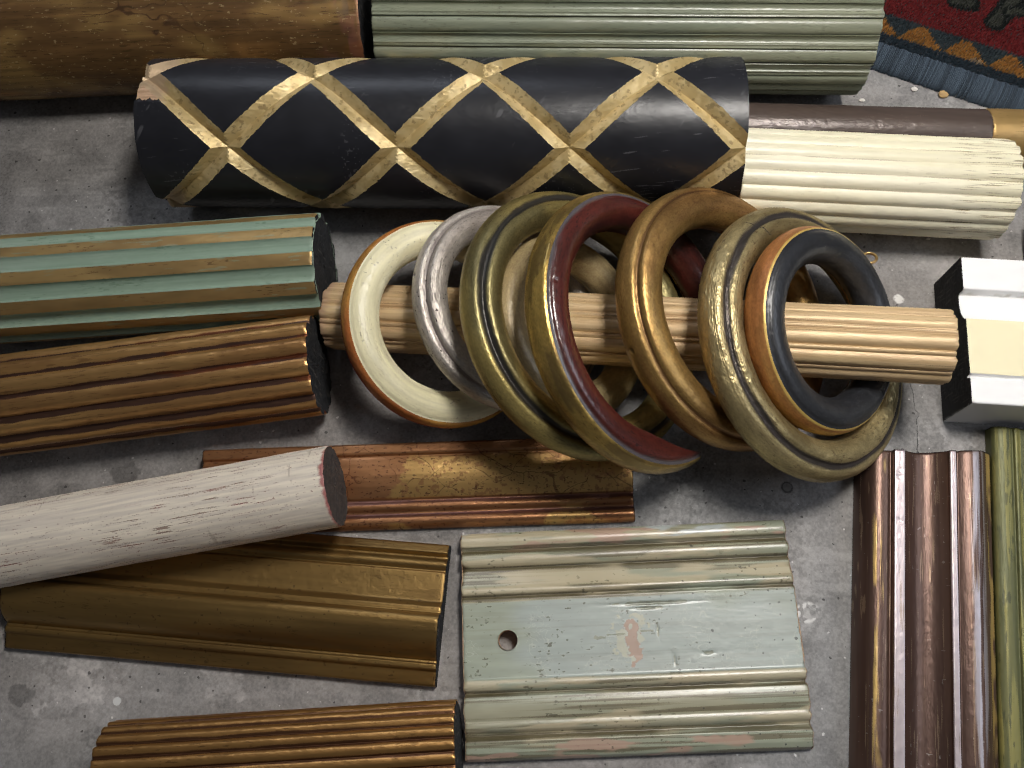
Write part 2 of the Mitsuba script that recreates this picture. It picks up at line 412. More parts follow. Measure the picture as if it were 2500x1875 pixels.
def sage_groove(u, v):
    f = v / 0.0488 * (180 / math.pi) - 138.0
    f = f / 24.0; f = f - dr.floor(f) + (f2(u * 25, v * 300, 77) - 0.5) * 0.16
    d = dr.minimum(dr.minimum(dr.abs(f), dr.abs(f - 1)), dr.abs(f - 0.46))
    return 0.72 * (1 - smoothstep(0.015, 0.075, d)) * smoothstep(0.25, 0.6, f2(u * 18, v * 160, 78))


scene['sage_paint'] = principled(worn((0.185, 0.205, 0.148), (0.22, 0.232, 0.165), (0.07, 0.07, 0.042), 100, 12, 420, 0.5, sage_groove, (0.075, 0.08, 0.04), alt_at=(0.4, 0.6), amp=0.3), 0.33, 0.0, 0.6, GRAIN, 0.0003)
pole('sage_fluted_pole', fr, fr.s_at_x(-0.1205), fr.s_at_x(0.2330), sage_r, 'sage_paint', 'sage_paint', 2, nth=900, ends=(True, True), rag=(0.0008, 0.0012))
tag('sage_fluted_pole', 'thick sage green reeded and fluted pole at the back, beside the rug', 'curtain pole')

# ------------------------------------------------------------------ black pole with gilded lattice
fr = Frame((-0.30, 0.37162, 0.052), (0.20, 0.35616, 0.052))
BR, BP, BS0, BT0, BE, BD = 0.0521, 0.1157, 0.0853, math.radians(133), 0.089, 0.0050


def black_skin(p, n, uv):
    u, v = uv.x, uv.y
    c = mi.Color3f(0.0115, 0.0120, 0.0155) * (0.7 + 0.6 * f2(u * 60, v * 60, 1))
    sc = smoothstep(0.80, 0.87, f2(u * 260 + v * 150, v * 55 - u * 20, 2, 2)) * smoothstep(0.5, 0.7, n2(u * 30, v * 30, 3))
    sc2 = smoothstep(0.84, 0.88, f2(u * 40 - v * 18, v * 620 + u * 90, 4, 2)) * smoothstep(0.45, 0.65, n2(u * 22, v * 22, 5))
    dust = smoothstep(0.80, 0.90, n2(u * 700, v * 700, 6)) * smoothstep(0.55, 0.75, f2(u * 35, v * 35, 7))
    return mix(c, (0.10, 0.10, 0.11), dr.clip(0.45 * sc + 0.5 * sc2 + 0.35 * dust, 0, 1))


scene['black_lacquer'] = principled(proc(black_skin), 0.36, 0.0, 0.42, PIT, 0.00035)


def groove_gold(p, n, uv):
    s = (p.x - float(fr_black.a[0])) * float(fr_black.u[0]) + (p.y - float(fr_black.a[1])) * float(fr_black.u[1])
    c = mix((0.46, 0.345, 0.155), (0.56, 0.44, 0.225), smoothstep(0.4, 0.6, mikit.fbm(p.x * 120, p.y * 120, p.z * 120)))
    c = mix(c, (0.19, 0.125, 0.05), 0.6 * smoothstep(0.58, 0.74, mikit.fbm(p.x * 330, p.y * 330, p.z * 330)))
    rawmask = 1 - smoothstep(0.040, 0.049, s + 0.008 * (mikit.noise(p.x * 300, p.y * 300, p.z * 300) - 0.5))
    return mix(c, (0.46, 0.33, 0.22), 0.75 * rawmask)


fr_black = fr
scene['groove_gilding'] = principled(proc(groove_gold), 0.46, 0.4, 0.5, PIT, 0.0009)


def lattice_axis(lo, hi, nin=40):
    out, inside = [], []
    for k in range(lo, hi):
        a = np.linspace(k - BE, k + BE, 9)
        b = np.linspace(k + BE, k + 1 - BE, nin + 1)
        out += list(a) + list(b[1:-1])
    return np.array(out + [hi - BE])


def lattice_cell(f):                     # the diamond a lattice coordinate lies in, or -99 in a groove
    k = np.floor(f)
    q = f - k
    return np.where((q > BE) & (q < 1 - BE), k, -99).astype(int)


fp_ax, fm_ax = lattice_axis(-4, 9), lattice_axis(-4, 9)
FP, FM = np.meshgrid(fp_ax, fm_ax, indexing='ij')
S = BS0 + BP * (FP + FM) / 2
TH = BT0 + math.radians(120) * (FP - FM) / 2
S0, S1 = 0.0242, 0.4325
inside_th = (TH > math.radians(-92)) & (TH < math.radians(272))
clampS = np.clip(S, S0 + 0.0007 * (meshkit.fbm(np.stack([TH * 6, TH * 0, TH * 0], -1), 4, 4) - 0.5), S1)
FPc = (clampS - BS0) / BP + (TH - BT0) / math.radians(120)
FMc = (clampS - BS0) / BP - (TH - BT0) / math.radians(120)
dg = np.minimum(np.abs(FPc - np.round(FPc)), np.abs(FMc - np.round(FMc)))
h = BD * np.clip(1 - dg / BE, 0, 1) * 0.98
chip = (TH > math.radians(72)) & (TH < math.radians(97) + 0.02 * np.sin(S * 900)) & (S < 0.0300 + (np.degrees(TH) - 67) / 64 * 0.055)
R = BR - np.where(chip, np.maximum(h, 0.0026 + 0.0014 * (meshkit.fbm(np.stack([S * 90, TH * 30, S * 0], -1), 3, 6) - 0.5)), h)
base = fr.pos(clampS, R * np.cos(TH), R * np.sin(TH))
R = R + 0.0002 * (meshkit.fbm(base * 60, 3, 7) - 0.5) * 2 + np.where(dg < BE * 0.95, 0.0003, 0.00004) * (meshkit.fbm(base * 700, 2, 8) - 0.5) * 2
wear = np.where(np.abs(dg - BE) < 0.004, 0.0007, 0.0)[..., None] * np.stack([meshkit.fbm(base * 800, 2, 9) - 0.5, meshkit.fbm(base * 800, 2, 10) - 0.5], -1) * 2
V = fr.pos(np.clip(clampS + wear[..., 0], S0 - 0.001, S1), R * np.cos(TH + wear[..., 1] / BR), R * np.sin(TH + wear[..., 1] / BR))
V, SV, TV = V.reshape(-1, 3), clampS.reshape(-1), TH.reshape(-1)
F = grid_faces(len(fp_ax), len(fm_ax))
ok = inside_th.reshape(-1)[F].all(1) & ~((S.reshape(-1)[F] < S0).all(1) | (S.reshape(-1)[F] > S1).all(1))
F = F[ok]
fpc, fmc = FP.reshape(-1)[F].mean(1), FM.reshape(-1)[F].mean(1)
ci, cj = lattice_cell(fpc), lattice_cell(fmc)
chipf = chip.reshape(-1)[F].all(1) & (np.minimum(np.abs(fpc - np.round(fpc)), np.abs(fmc - np.round(fmc))) > BE * 0.9)
grv = ((ci == -99) | (cj == -99)) & ~chipf
UV = np.stack([SV, TV * BR], -1)


def sub(key, faces, bsdf, smooth, label=None):
    idx, inv = np.unique(faces.reshape(-1), return_inverse=True)
    vv, ff = V[idx], inv.reshape(-1, 4)
    ff = outward(vv, ff, lambda c: fr_black.a + ((c - fr_black.a) @ fr_black.u)[:, None] * fr_black.u)
    put(key, (vv, ff), bsdf, smooth, UV[idx] if smooth is True else None, label)


sub('black_lattice_pole__gilded_groove', F[grv], 'groove_gilding', False, 'criss-cross carved gold groove')
sub('black_lattice_pole__chipped_corner', F[chipf], 'raw_wood', False, 'bare wood chip at the left end')
for i, j in sorted(set(zip(ci[~grv & ~chipf].tolist(), cj[~grv & ~chipf].tolist()))):
    if i == -99 or j == -99: continue
    m = (ci == i) & (cj == j) & ~chipf
    if m.sum() > 30: sub('black_lattice_pole__diamond_panel', F[m], 'black_lacquer', True)
for sE, sg in ((S0 + 0.0004, 1), (S1 - 0.0004, -1)):
    an = np.linspace(0, 2 * np.pi, 181)
    ev = np.array([fr.pos(np.full(181, sE), (BR - 0.0004) * q * np.cos(an), (BR - 0.0004) * q * np.sin(an)) for q in (0.93, 0.6, 0.3, 0.01)])
    put('black_lattice_pole__end_face', (ev.reshape(-1, 3), grid_faces(4, 181)), 'end_black', False)
tag('black_lattice_pole', 'thick black pole carved with a gold diamond lattice, chipped at its left end', 'curtain pole')

# ------------------------------------------------------------------ ivory reeded pole and brown pole beside it
fr = Frame((0.10, 0.3376, 0.0345), (0.40, 0.3131, 0.0345))


def ivory_r(t):
    f = np.mod((np.degrees(t) - 2.25) / 18.0, 1.0)
    return 0.0347 - 0.0019 * np.abs(2 * f - 1) ** 2.0


def ivory_groove(u, v):
    f = (v / 0.0341 * (180 / math.pi) - 2.25) / 18.0
    f = f - dr.floor(f) + (f2(u * 40, v * 300, 5) - 0.5) * 0.05
    d = dr.minimum(dr.abs(f), dr.abs(f - 1))
    line = (1 - smoothstep(0.02, 0.06, d)) * smoothstep(0.3, 0.6, f2(u * 30, v * 90, 6))
    endw = smoothstep(0.175, 0.186, u + 0.02 * (n2(u * 40, v * 1500, 7) - 0.5)) * smoothstep(0.70, 0.82, n2(u * 60, v * 1900, 8))
    return dr.clip(0.5 * line + 0.8 * endw, 0, 1)


scene['ivory_paint'] = principled(worn((0.72, 0.675, 0.49), (0.76, 0.715, 0.55), (0.42, 0.36, 0.24), 200, 10, 300, 0.25, ivory_groove, (0.24, 0.19, 0.11), amp=0.14), 0.38, 0.0, 0.5, GRAIN, 0.0002)
pole('ivory_reeded_pole', fr, fr.s_at_x(0.1350), fr.s_at_x(0.3185), ivory_r, 'ivory_paint', 'raw_wood', 3, nth=760, ends=(True, True), rag=(0.0006, 0.0016))
tag('ivory_reeded_pole', 'ivory reeded pole between the slim brown pole and the curtain rings', 'curtain pole')

fr = Frame((0.06, 0.3883, 0.02), (0.52, 0.36, 0.02))
scene['brown_lacquer'] = principled(worn((0.085, 0.062, 0.052), (0.068, 0.050, 0.044), (0.2, 0.15, 0.12), 300, 20, 200, 0.35), 0.33, 0.25, 0.6, GRAIN, 0.0005)
scene['tan_gold'] = principled(worn((0.42, 0.27, 0.10), (0.5, 0.32, 0.14), (0.16, 0.09, 0.035), 310, 20, 90, 0.5), 0.4, 0.55, 0.5, GRAIN, 0.0005)
sj = fr.s_at_x(0.3202)
pole('slim_brown_pole', fr, fr.s_at_x(0.105), sj, lambda t: 0.02 + 0 * t, 'brown_lacquer', 'end_black', 4, nth=240, ends=(True, False), part='brown_shaft')
pole('slim_brown_pole', fr, sj, fr.L, lambda t: 0.0203 + 0 * t, 'tan_gold', 'end_black', 5, nth=240, part='gold_shaft', ends=(False, True), rag=(0.0009, 0.0004))
tag('slim_brown_pole', 'slim dark brown pole with a gold right end, behind the ivory reeded pole', 'curtain pole')

fr = Frame((0.345, 0.279, 0.034), (0.56, 0.262, 0.034))
scene['black_satin'] = principled((0.016, 0.016, 0.019), 0.4, 0.0, 0.5, PIT, 0.0003)
pole('black_ended_pole', fr, 0, fr.L, lambda t: 0.034 + 0 * t, 'black_satin', 'end_black', 6, nth=200, ends=(True, True))
tag('black_ended_pole', 'black pole end at the right edge, between the ivory pole and the white block', 'curtain pole')

# ------------------------------------------------------------------ green pole with gilded fillets, left
fr = Frame((-0.60, 0.24427, 0.0383), (-0.10, 0.27143, 0.0383))
GP, GF, G0 = math.radians(30), 0.44, math.radians(76)     # pitch, share of the fillet, a fillet's middle


def green_r(t):
    f = np.mod((t - G0) / GP + 0.5, 1.0) - 0.5
    q = np.clip((np.abs(f) - GF / 2) / (0.5 - GF / 2), 0, 1)
    return 0.0383 - 0.0034 * np.sqrt(np.clip(1 - (1 - q) ** 2, 0, 1)) ** 1.2


def fillet_wear(u, v):
    return 0.6 * smoothstep(0.70, 0.78, f2(u * 60, v * 420, 411))


scene['green_flute_paint'] = principled(worn((0.20, 0.275, 0.212), (0.235, 0.305, 0.245), (0.10, 0.16, 0.11), 400, 9, 520, 0.55), 0.45, 0.0, 0.4, GRAIN, 0.0003)
scene['fillet_gilding'] = principled(worn((0.31, 0.205, 0.085), (0.40, 0.27, 0.11), (0.12, 0.07, 0.03), 410, 40, 130, 0.7, fillet_wear, (0.30, 0.33, 0.22), 12, alt_at=(0.5, 0.62)), 0.42, 0.55, 0.5, GRAIN, 0.0006)
x1 = fr.s_at_x(-0.1562)
pole('green_gold_pole', fr, 0, x1, green_r, None, 'end_black', 7, nth=720, skip_part=True)
for k in range(12):
    c = G0 + GP * k
    for a, b, m, nm in ((c - GP * GF / 2, c + GP * GF / 2, 'fillet_gilding', 'gilded_fillet'), (c + GP * GF / 2, c + GP * (1 - GF / 2), 'green_flute_paint', 'green_flute')):
        if math.sin((a + b) / 2) < -0.5 : continue          # resting on the floor
        pole('green_gold_pole', fr, 0, x1, green_r, m, None, 7, nth=26, part=nm, th_range=(a, b), ends=(False, False), rag=(0.0006, 0.0006))
pole('green_gold_pole', fr, 0, x1, lambda t: 0.0345 + 0 * t, 'green_flute_paint', None, 7, nth=60, part='core', ends=(False, False))
tag('green_gold_pole', 'fluted green pole with flat gold bands between the flutes, at the left edge', 'curtain pole')

# ------------------------------------------------------------------ gold reeded pole, left
fr = Frame((-0.60, 0.14500, 0.0345), (-0.10, 0.2036, 0.0345))
GS1 = fr.s_at_x(-0.1569)
GN, GT, GA = 14, 0.42, 70.5


def goldreed_r(t):
    f = np.mod((np.degrees(t) - GA) / (360 / GN), 1.0)
    return 0.0350 - 0.0040 * np.abs(2 * f - 1) ** 2.0


def goldreed_groove(u, v):
    ph = (v / 0.0341 + GT * (u - GS1)) * (180 / math.pi) - GA
    f = ph / (360 / GN); f = f - dr.floor(f)
    d = dr.minimum(f, 1 - f) + (f2(u * 60, v * 420, 505, 4) - 0.5) * 0.14 - 0.03 * smoothstep(0.4, 0.6, n2(u * 12, v * 20, 506))
    return 0.95 * (1 - smoothstep(0.100, 0.145, d))


def goldreed_color(p, n, uv):
    u, v = uv.x, uv.y
    c = mix((0.50, 0.29, 0.11), (0.39, 0.21, 0.08), smoothstep(0.4, 0.65, f2(u * 12, v * 60, 501)))
    c = c * (0.82 + 0.36 * f2(u * 12, v * 700, 502))
    c = mix(c, (0.15, 0.06, 0.025), 0.4 * smoothstep(0.68, 0.78, f2(u * 130, v * 1400, 503, 2)))
    g = goldreed_groove(u, v)
    pig = mix((0.095, 0.050, 0.040), (0.16, 0.05, 0.024), smoothstep(0.55, 0.68, f2(u * 45, v * 160, 507)) * smoothstep(0.30, 0.33, u))
    return mix(c, pig, g)


scene['reeded_gold_leaf'] = principled(proc(goldreed_color), 0.37, 0.8, 0.5, GRAIN, 0.00045)
pole('gold_reeded_pole', fr, 0, GS1, goldreed_r, 'reeded_gold_leaf', 'end_black', 8, nth=720, twist=GT, wobble=0.0005)
tag('gold_reeded_pole', 'reeded antique gold pole with dark red showing in its grooves, below the green pole', 'curtain pole')

# ------------------------------------------------------------------ bronze reeded pole, bottom
fr = Frame((-0.30, -0.0592, 0.0262), (-0.05, -0.0442, 0.0262))


def bronze_r(t):
    f = np.mod((np.degrees(t) - 3) / 18.0, 1.0)
    return 0.0265 - 0.0021 * np.abs(2 * f - 1) ** 2.0


def bronze_groove(u, v):
    f = (v / 0.0258 * (180 / math.pi) - 3) / 18.0
    f = f - dr.floor(f)
    d = dr.minimum(f, 1 - f) + (f2(u * 50, v * 600, 605, 3) - 0.5) * 0.16
    return 0.9 * (1 - smoothstep(0.10, 0.20, d))


scene['bronze_leaf'] = principled(worn((0.46, 0.25, 0.085), (0.35, 0.17, 0.056), (0.10, 0.045, 0.02), 600, 14, 420, 0.6, bronze_groove, (0.11, 0.048, 0.028)), 0.34, 0.85, 0.5, GRAIN, 0.0004)
pole('bronze_reeded_pole', fr, fr.s_at_x(-0.2705), fr.s_at_x(-0.0575), bronze_r, 'bronze_leaf', 'end_black', 9, nth=640, ends=(True, True), rag=(0.001, 0.0007))
tag('bronze_reeded_pole', 'finely reeded dark bronze pole at the bottom edge, left of the sage moulding', 'curtain pole')

# ------------------------------------------------------------------ pale distressed pole lying across the mouldings
fr = Frame((-0.60, 0.0345, 0.0270), (-0.10, 0.1160, 0.0520))

PALE_END = fr.s_at_x(-0.1365)


def pale(p, n, uv):
    u, v = uv.x, uv.y
    c = mix((0.65, 0.59, 0.495), (0.55, 0.495, 0.425), smoothstep(0.35, 0.7, f2(u * 14, v * 420, 701)))
    c = c * (0.88 + 0.24 * f2(u * 60, v * 900, 702, 2))
    streak = smoothstep(0.66, 0.73, f2(u * 60, v * 1500, 703, 3)) * smoothstep(0.40, 0.62, f2(u * 20, v * 70, 704))
    pit = smoothstep(0.76, 0.82, f2(u * 420, v * 1900, 705, 2)) * smoothstep(0.4, 0.6, f2(u * 30, v * 60, 711))
    c = mix(c, mix((0.20, 0.13, 0.10), (0.17, 0.045, 0.035), smoothstep(0.4, 0.6, n2(u * 60, v * 90, 706))), dr.clip(0.85 * streak + 0.6 * pit, 0, 1))
    cross = smoothstep(0.80, 0.86, f2(u * 420, v * 60, 707, 2)) * smoothstep(0.5, 0.7, n2(u * 40, v * 60, 708))
    c = mix(c, (0.36, 0.31, 0.25), 0.6 * cross)
    rim = smoothstep(PALE_END - 0.0036, PALE_END - 0.0012, u + 0.004 * (f2(u * 90, v * 300, 709, 3) - 0.5) - 0.0022 * n2(v * 60, 0.0, 710))
    return mix(c, (0.24, 0.03, 0.035), 0.85 * rim)


scene['distressed_white'] = principled(proc(pale), 0.5, 0.0, 0.4, GRAIN, 0.0004)


def umber(p, n, uv):
    ringy = dr.abs(n2(dr.sqrt(dr.square(p.y - 0.06) + dr.square(p.z + 0.05)) * 900, 0.0, 721) - 0.5) * 2
    saw = mikit.fbm(p.x * 200, p.y * 700, p.z * 120)
    return mix((0.028, 0.025, 0.026), (0.062, 0.052, 0.047), dr.clip(0.45 * ringy + 0.9 * (saw - 0.35), 0, 1))


scene['end_umber'] = principled(proc(umber), 0.75, 0.0, 0.3, PIT, 0.002)
pole('pale_distressed_pole', fr, 0, fr.s_at_x(-0.1365), lambda t: 0.0260 + 0 * t, 'distressed_white', 'end_umber', 10, nth=380, wobble=0.00035)
tag('pale_distressed_pole', 'plain pinkish white distressed pole with brown scratches, lying across two mouldings', 'curtain pole')

# ------------------------------------------------------------------ copper and gold moulding, middle
prof = [(0, 0), (0, 4.5), (1.2, 6.5), *curve(1.2, 6.5, 8.6, 7.2, 2.2), (9.6, 6.6), (10.6, 6.6), *curve(11.4, 7.0, 17.2, 8.2, 1.6), (18.2, 7.6), (19.2, 7.6), (20.2, 9.0), *curve(21, 9.6, 46.5, 14.2, 2.6), (48.0, 13.6), (48.6, 13.6), (49.4, 15.4), (51, 16.0), (56, 15.4), (57.2, 14.0), (57.4, 0)]


def copper(p, n, uv):
    u, v = uv.x, uv.y
    c = mix((0.42, 0.205, 0.095), (0.33, 0.155, 0.07), smoothstep(0.4, 0.65, f2(u * 16, v * 60, 801)))
    c = c * (0.78 + 0.44 * f2(u * 30, v * 300, 802))
    lim = 0.128 + 0.012 * (f2(v * 200, u * 40, 803, 3) - 0.5) + 0.01 * smoothstep(0.02, 0.035, v)
    leaf = smoothstep(lim, lim + 0.0035, u + 0.006 * (f2(u * 300, v * 300, 804) - 0.5)) * smoothstep(0.0195, 0.0205, v) * (1 - smoothstep(0.044, 0.05, v + 0.010 * (f2(u * 40, v * 120, 805) - 0.5)))
    leaf = dr.maximum(leaf, smoothstep(0.50, 0.58, f2(u * 24, v * 90, 806)) * (1 - smoothstep(0.008, 0.0185, v)) * smoothstep(0.12, 0.14, u))
    leaf = leaf * (1 - 0.7 * smoothstep(0.58, 0.70, f2(u * 420, v * 420, 807)))
    c = mix(c, mix((0.62, 0.40, 0.15), (0.53, 0.32, 0.12), f2(u * 60, v * 60, 808)), leaf)
    spk = smoothstep(0.72, 0.80, f2(u * 500, v * 900, 809, 2))
    c = mix(c, (0.10, 0.04, 0.03), 0.65 * spk)
    a, b, w = mikit.voronoi(u * 42 + 0.6 * n2(u * 90, v * 90, 810), v * 60 + 0.6 * n2(u * 90, v * 90, 811))
    crack = (1 - smoothstep(0.010, 0.035, b - a)) * smoothstep(0.45, 0.6, n2(u * 34, v * 50, 812)) * smoothstep(0.019, 0.021, v)
    c = mix(c, (0.12, 0.045, 0.025), 0.6 * crack)
    g = dr.minimum(dr.abs(v - 0.0100 + 0.0012), dr.abs(v - 0.0188 + 0.0012)) + 0.0016 * (f2(u * 40, v * 500, 813) - 0.5)
    return mix(c, (0.10, 0.05, 0.06), 0.75 * (1 - smoothstep(0.0008, 0.0020, g)))


scene['copper_leaf'] = principled(proc(copper), 0.38, 0.78, 0.5, PIT, 0.0004)
moulding('copper_sample_strip', (-0.2375, 0.0860), (0.0560, 0.0934), prof, 'copper_leaf', 'end_umber', 21, rag=0.0005)
tag('copper_sample_strip', 'copper and gold crackled moulding under the white pole, right end below the rings', 'moulding sample')

# ------------------------------------------------------------------ dark olive gold moulding, lower left
prof = [(0, 0), (0, 6.0), (0.8, 7.4), (9.2, 9.6), (10.2, 11.6), (11.0, 12.4), (13.8, 12.6), (14.4, 11.6), (15.2, 11.4), *curve(16.0, 11.2, 37.5, 27.5, 4.2, 16), *curve(38.5, 27.7, 43.0, 26.2, 0.5, 6), (44.0, 24.6), (44.4, 19.4), (45.4, 17.6), (46.0, 17.8), (48.8, 17.6), (51.8, 14.4), (53, 13.8), (71, 13.0), (71.6, 12.2), (72.2, 11.8), *curve(72.8, 12.0, 79.4, 11.6, 2.0), (80.2, 10.0), (81.6, 9.6), (83.4, 12.4), (84.2, 13.0), (89.2, 10.2), (90, 8.6), (90.2, 0)]
scene['olive_gilding'] = principled(worn((0.275, 0.172, 0.060), (0.20, 0.122, 0.043), (0.07, 0.042, 0.016), 900, 12, 300, 0.45, lambda u, v: 0.45 * smoothstep(0.80, 0.88, f2(u * 420, v * 420, 915, 2))), 0.41, 0.85, 0.5, GRAIN, 0.00045)
moulding('olive_sample_strip', (-0.3610, 0.0124), (-0.0752, -0.0119), prof, 'olive_gilding', 'end_black', 22, wobble=0.00011, rag=0.0004, skew=(0.0, 0.0))
tag('olive_sample_strip', 'dark olive gold profiled moulding at lower left, partly under the white pole', 'moulding sample')

# ------------------------------------------------------------------ sage crackled wide moulding with a hole
prof = [(0, 0), (0.2, 4.0), (2.0, 8.4), (5.5, 10.4), (12.4, 11.0), (13.6, 8.6), (15.2, 6.8), (16.8, 7.4), *curve(17.6, 9.6, 23.2, 11.8, 1.2), (24, 11.6), *curve(24.4, 11.8, 38.6, 12.6, 1.2), (39.4, 10.0), (40.6, 9.0), (41.4, 10.4), *curve(42, 12.2, 48.2, 13.6, 1.4), (49.2, 12.6), (50, 12.5), (60, 12.2), (88, 12.2), (98.2, 12.5), (99.0, 10.2), (99.9, 9.4), *curve(100.6, 11.8, 104.6, 13.2, 1.0), (105.6, 12.4), (107, 11.6), (117, 8.0), (118.2, 6.4), *curve(119.2, 8.8, 126.8, 10.6, 1.6), (128.4, 7.4), (130.2, 5.6), (131.4, 7.6), *curve(132.2, 10.2, 140.0, 9.0, 1.4), (141.8, 6.0), (142.2, 0)]
hp = at(1240, 1563, 0.0125)
sfr = Frame((-0.0545, -0.0566), (0.1592, -0.0482))
hs, hc = (hp - sfr.a) @ sfr.u, (hp - sfr.a) @ sfr.w


def sage_m(p, n, uv):
    u, v = uv.x, uv.y
    flat = smoothstep(0.0475, 0.0490, v) * (1 - smoothstep(0.0955, 0.097, v))
    c = mix((0.30, 0.325, 0.245), (0.36, 0.345, 0.245), smoothstep(0.4, 0.65, f2(u * 14, v * 40, 1001)))
    c = mix(c, mix((0.335, 0.38, 0.355), (0.31, 0.345, 0.275), smoothstep(0.40, 0.60, f2(u * 12, v * 20, 1002))), 0.92 * flat)
    c = c * (0.88 + 0.24 * f2(u * 60, v * 260, 1003))
    drag = smoothstep(0.46, 0.68, f2(u * 11, v * 620, 1004)) * (1 - 0.85 * flat)
    c = mix(c, (0.13, 0.105, 0.06), 0.75 * drag)
    buff = smoothstep(0.55, 0.66, f2(u * 20, v * 110, 1005))* (1 - flat)
    c = mix(c, (0.50, 0.43, 0.29), 0.7 * buff)
    pink = smoothstep(0.60, 0.66, f2(u * 26 + 3, v * 120, 1006, 4)) * (smoothstep(0.118, 0.121, v) + (1 - smoothstep(0.010, 0.014, v)))
    c = mix(c, (0.42, 0.28, 0.215), 0.8 * dr.clip(pink, 0, 1))
    blue = smoothstep(0.62, 0.68, f2(u * 30 + 9, v * 110, 1007, 4)) * smoothstep(0.128, 0.131, v)
    c = mix(c, (0.44, 0.48, 0.48), 0.8 * blue)
    # crackle, pits and knocks of the flat
    a, b, w = mikit.voronoi(u * 150 + 1.6 * n2(u * 260, v * 220, 1008), v * 220 + 1.6 * n2(u * 260, v * 220, 1009))
    cr = (1 - smoothstep(0.02, 0.07, b - a)) * smoothstep(0.46, 0.62, n2(u * 60, v * 60, 1010)) * flat
    c = mix(c, (0.46, 0.48, 0.42), 0.55 * cr)
    spk = smoothstep(0.70, 0.80, f2(u * 330, v * 620, 1011, 3)) * smoothstep(0.40, 0.62, f2(u * 34, v * 50, 1012, 2))
    c = mix(c, (0.10, 0.095, 0.06), 0.75 * spk)
    cx, cy = dr.floor(u * 130), dr.floor(v * 130)
    d = dr.sqrt(dr.square(u * 130 - cx - 0.3 - 0.4 * cell_rand(cx, cy, 1)) + dr.square(v * 130 - cy - 0.3 - 0.4 * cell_rand(cx, cy, 2)))
    dot = (1 - smoothstep(0.06, 0.10, d + 0.12 * (cell_rand(cx, cy, 4) - 0.5))) * dr.select(cell_rand(cx, cy, 3) < 0.24, 1.0, 0.0) * smoothstep(0.09, 0.15, u)
    c = mix(c, (0.07, 0.075, 0.07), 0.85 * dot)
    def blot(x, y, rx, ry, s, e=0.7):
        d = dr.sqrt(dr.square((u - x) / rx) + dr.square((v - y) / ry)) + e * (f2(u * 260, v * 260, s) - 0.5)
        return 1 - smoothstep(0.85, 1.0, d)
    c = mix(c, (0.37, 0.25, 0.19), 0.9 * blot(0.1085, 0.0690, 0.0048, 0.0125, 1020, 1.5))
    c = mix(c, (0.46, 0.44, 0.32), 0.6 * blot(0.106, 0.069, 0.010, 0.013, 1021, 2.2) * (1 - blot(0.1085, 0.0690, 0.0052, 0.0128, 1020, 1.5)))
    gouge = blot(0.124, 0.0915, 0.029, 0.0013, 1022, 1.5)
    gouge = dr.maximum(gouge, blot(0.1185, 0.0885, 0.011, 0.0012, 1023, 1.4))
    gouge = dr.maximum(gouge, blot(0.118, 0.0745, 0.006, 0.0008, 1024, 1.3))
    gouge = dr.maximum(gouge, blot(0.1245, 0.0745, 0.0007, 0.0042, 1025, 1.2))
    gouge = dr.maximum(gouge, blot(0.1335, 0.0560, 0.0008, 0.0045, 1026, 1.2))
    gouge = dr.maximum(gouge, blot(0.155, 0.0595, 0.0040, 0.0012, 1027, 1.4))
    gouge = dr.maximum(gouge, blot(0.098, 0.0730, 0.0055, 0.0007, 1028, 1.4))
    gouge = dr.maximum(gouge, blot(0.088, 0.0715, 0.0040, 0.0014, 1029, 1.7))
    c = mix(c, mix((0.19, 0.20, 0.155), (0.30, 0.31, 0.24), n2(u * 300, v * 700, 1030)), 0.85 * gouge)
    g = mi.Float(1.0)
    for q in (0.0150, 0.0402, 0.0993, 0.1180, 0.1300):
        g = dr.minimum(g, dr.abs(v - q + 0.0006))
    g = g + 0.0022 * (f2(u * 45, v * 500, 1031, 4) - 0.5)
    return mix(c, (0.085, 0.07, 0.035), 0.88 * (1 - smoothstep(0.0006, 0.0027, g)) * smoothstep(0.15, 0.5, f2(u * 22, v * 60, 1032)))


def sage_bump(p, n, uv):
    u, v = uv.x, uv.y
    a, b, w = mikit.voronoi(u * 150 + 1.6 * n2(u * 260, v * 220, 1008), v * 220 + 1.6 * n2(u * 260, v * 220, 1009))
    return 0.5 * (1 - smoothstep(0.02, 0.10, b - a)) * smoothstep(0.4, 0.6, n2(u * 60, v * 60, 1010)) + 0.25 * n2(u * 160, v * 260, 1041) + 0.3 * n2(u * 700, v * 900, 1042)


scene['sage_crackle'] = principled(proc(sage_m), 0.34, 0.0, 0.8, proc(sage_bump, 2e-4), 0.00010)
moulding('sage_sample_strip', sfr.a, sfr.b, prof, 'sage_crackle', 'raw_wood', 23, hole=(hs, hc, 0.0062), rag=0.0009, wobble=0.00011, ns=240,
         dents=((0.124, 0.0915, 0.020, 0.0009, 0.0010), (0.1185, 0.0885, 0.007, 0.0008, 0.0008), (0.1245, 0.0745, 0.0006, 0.003, 0.0006), (0.1335, 0.056, 0.0007, 0.003, 0.0007), (0.155, 0.0595, 0.003, 0.0009, 0.0007), (0.0, 0.118, 0.002, 0.003, 0.0012), (0.0, 0.05, 0.0015, 0.004, 0.001)))
tag('sage_sample_strip', 'wide pale sage crackled moulding with a round hole and knocks, at bottom centre', 'moulding sample')

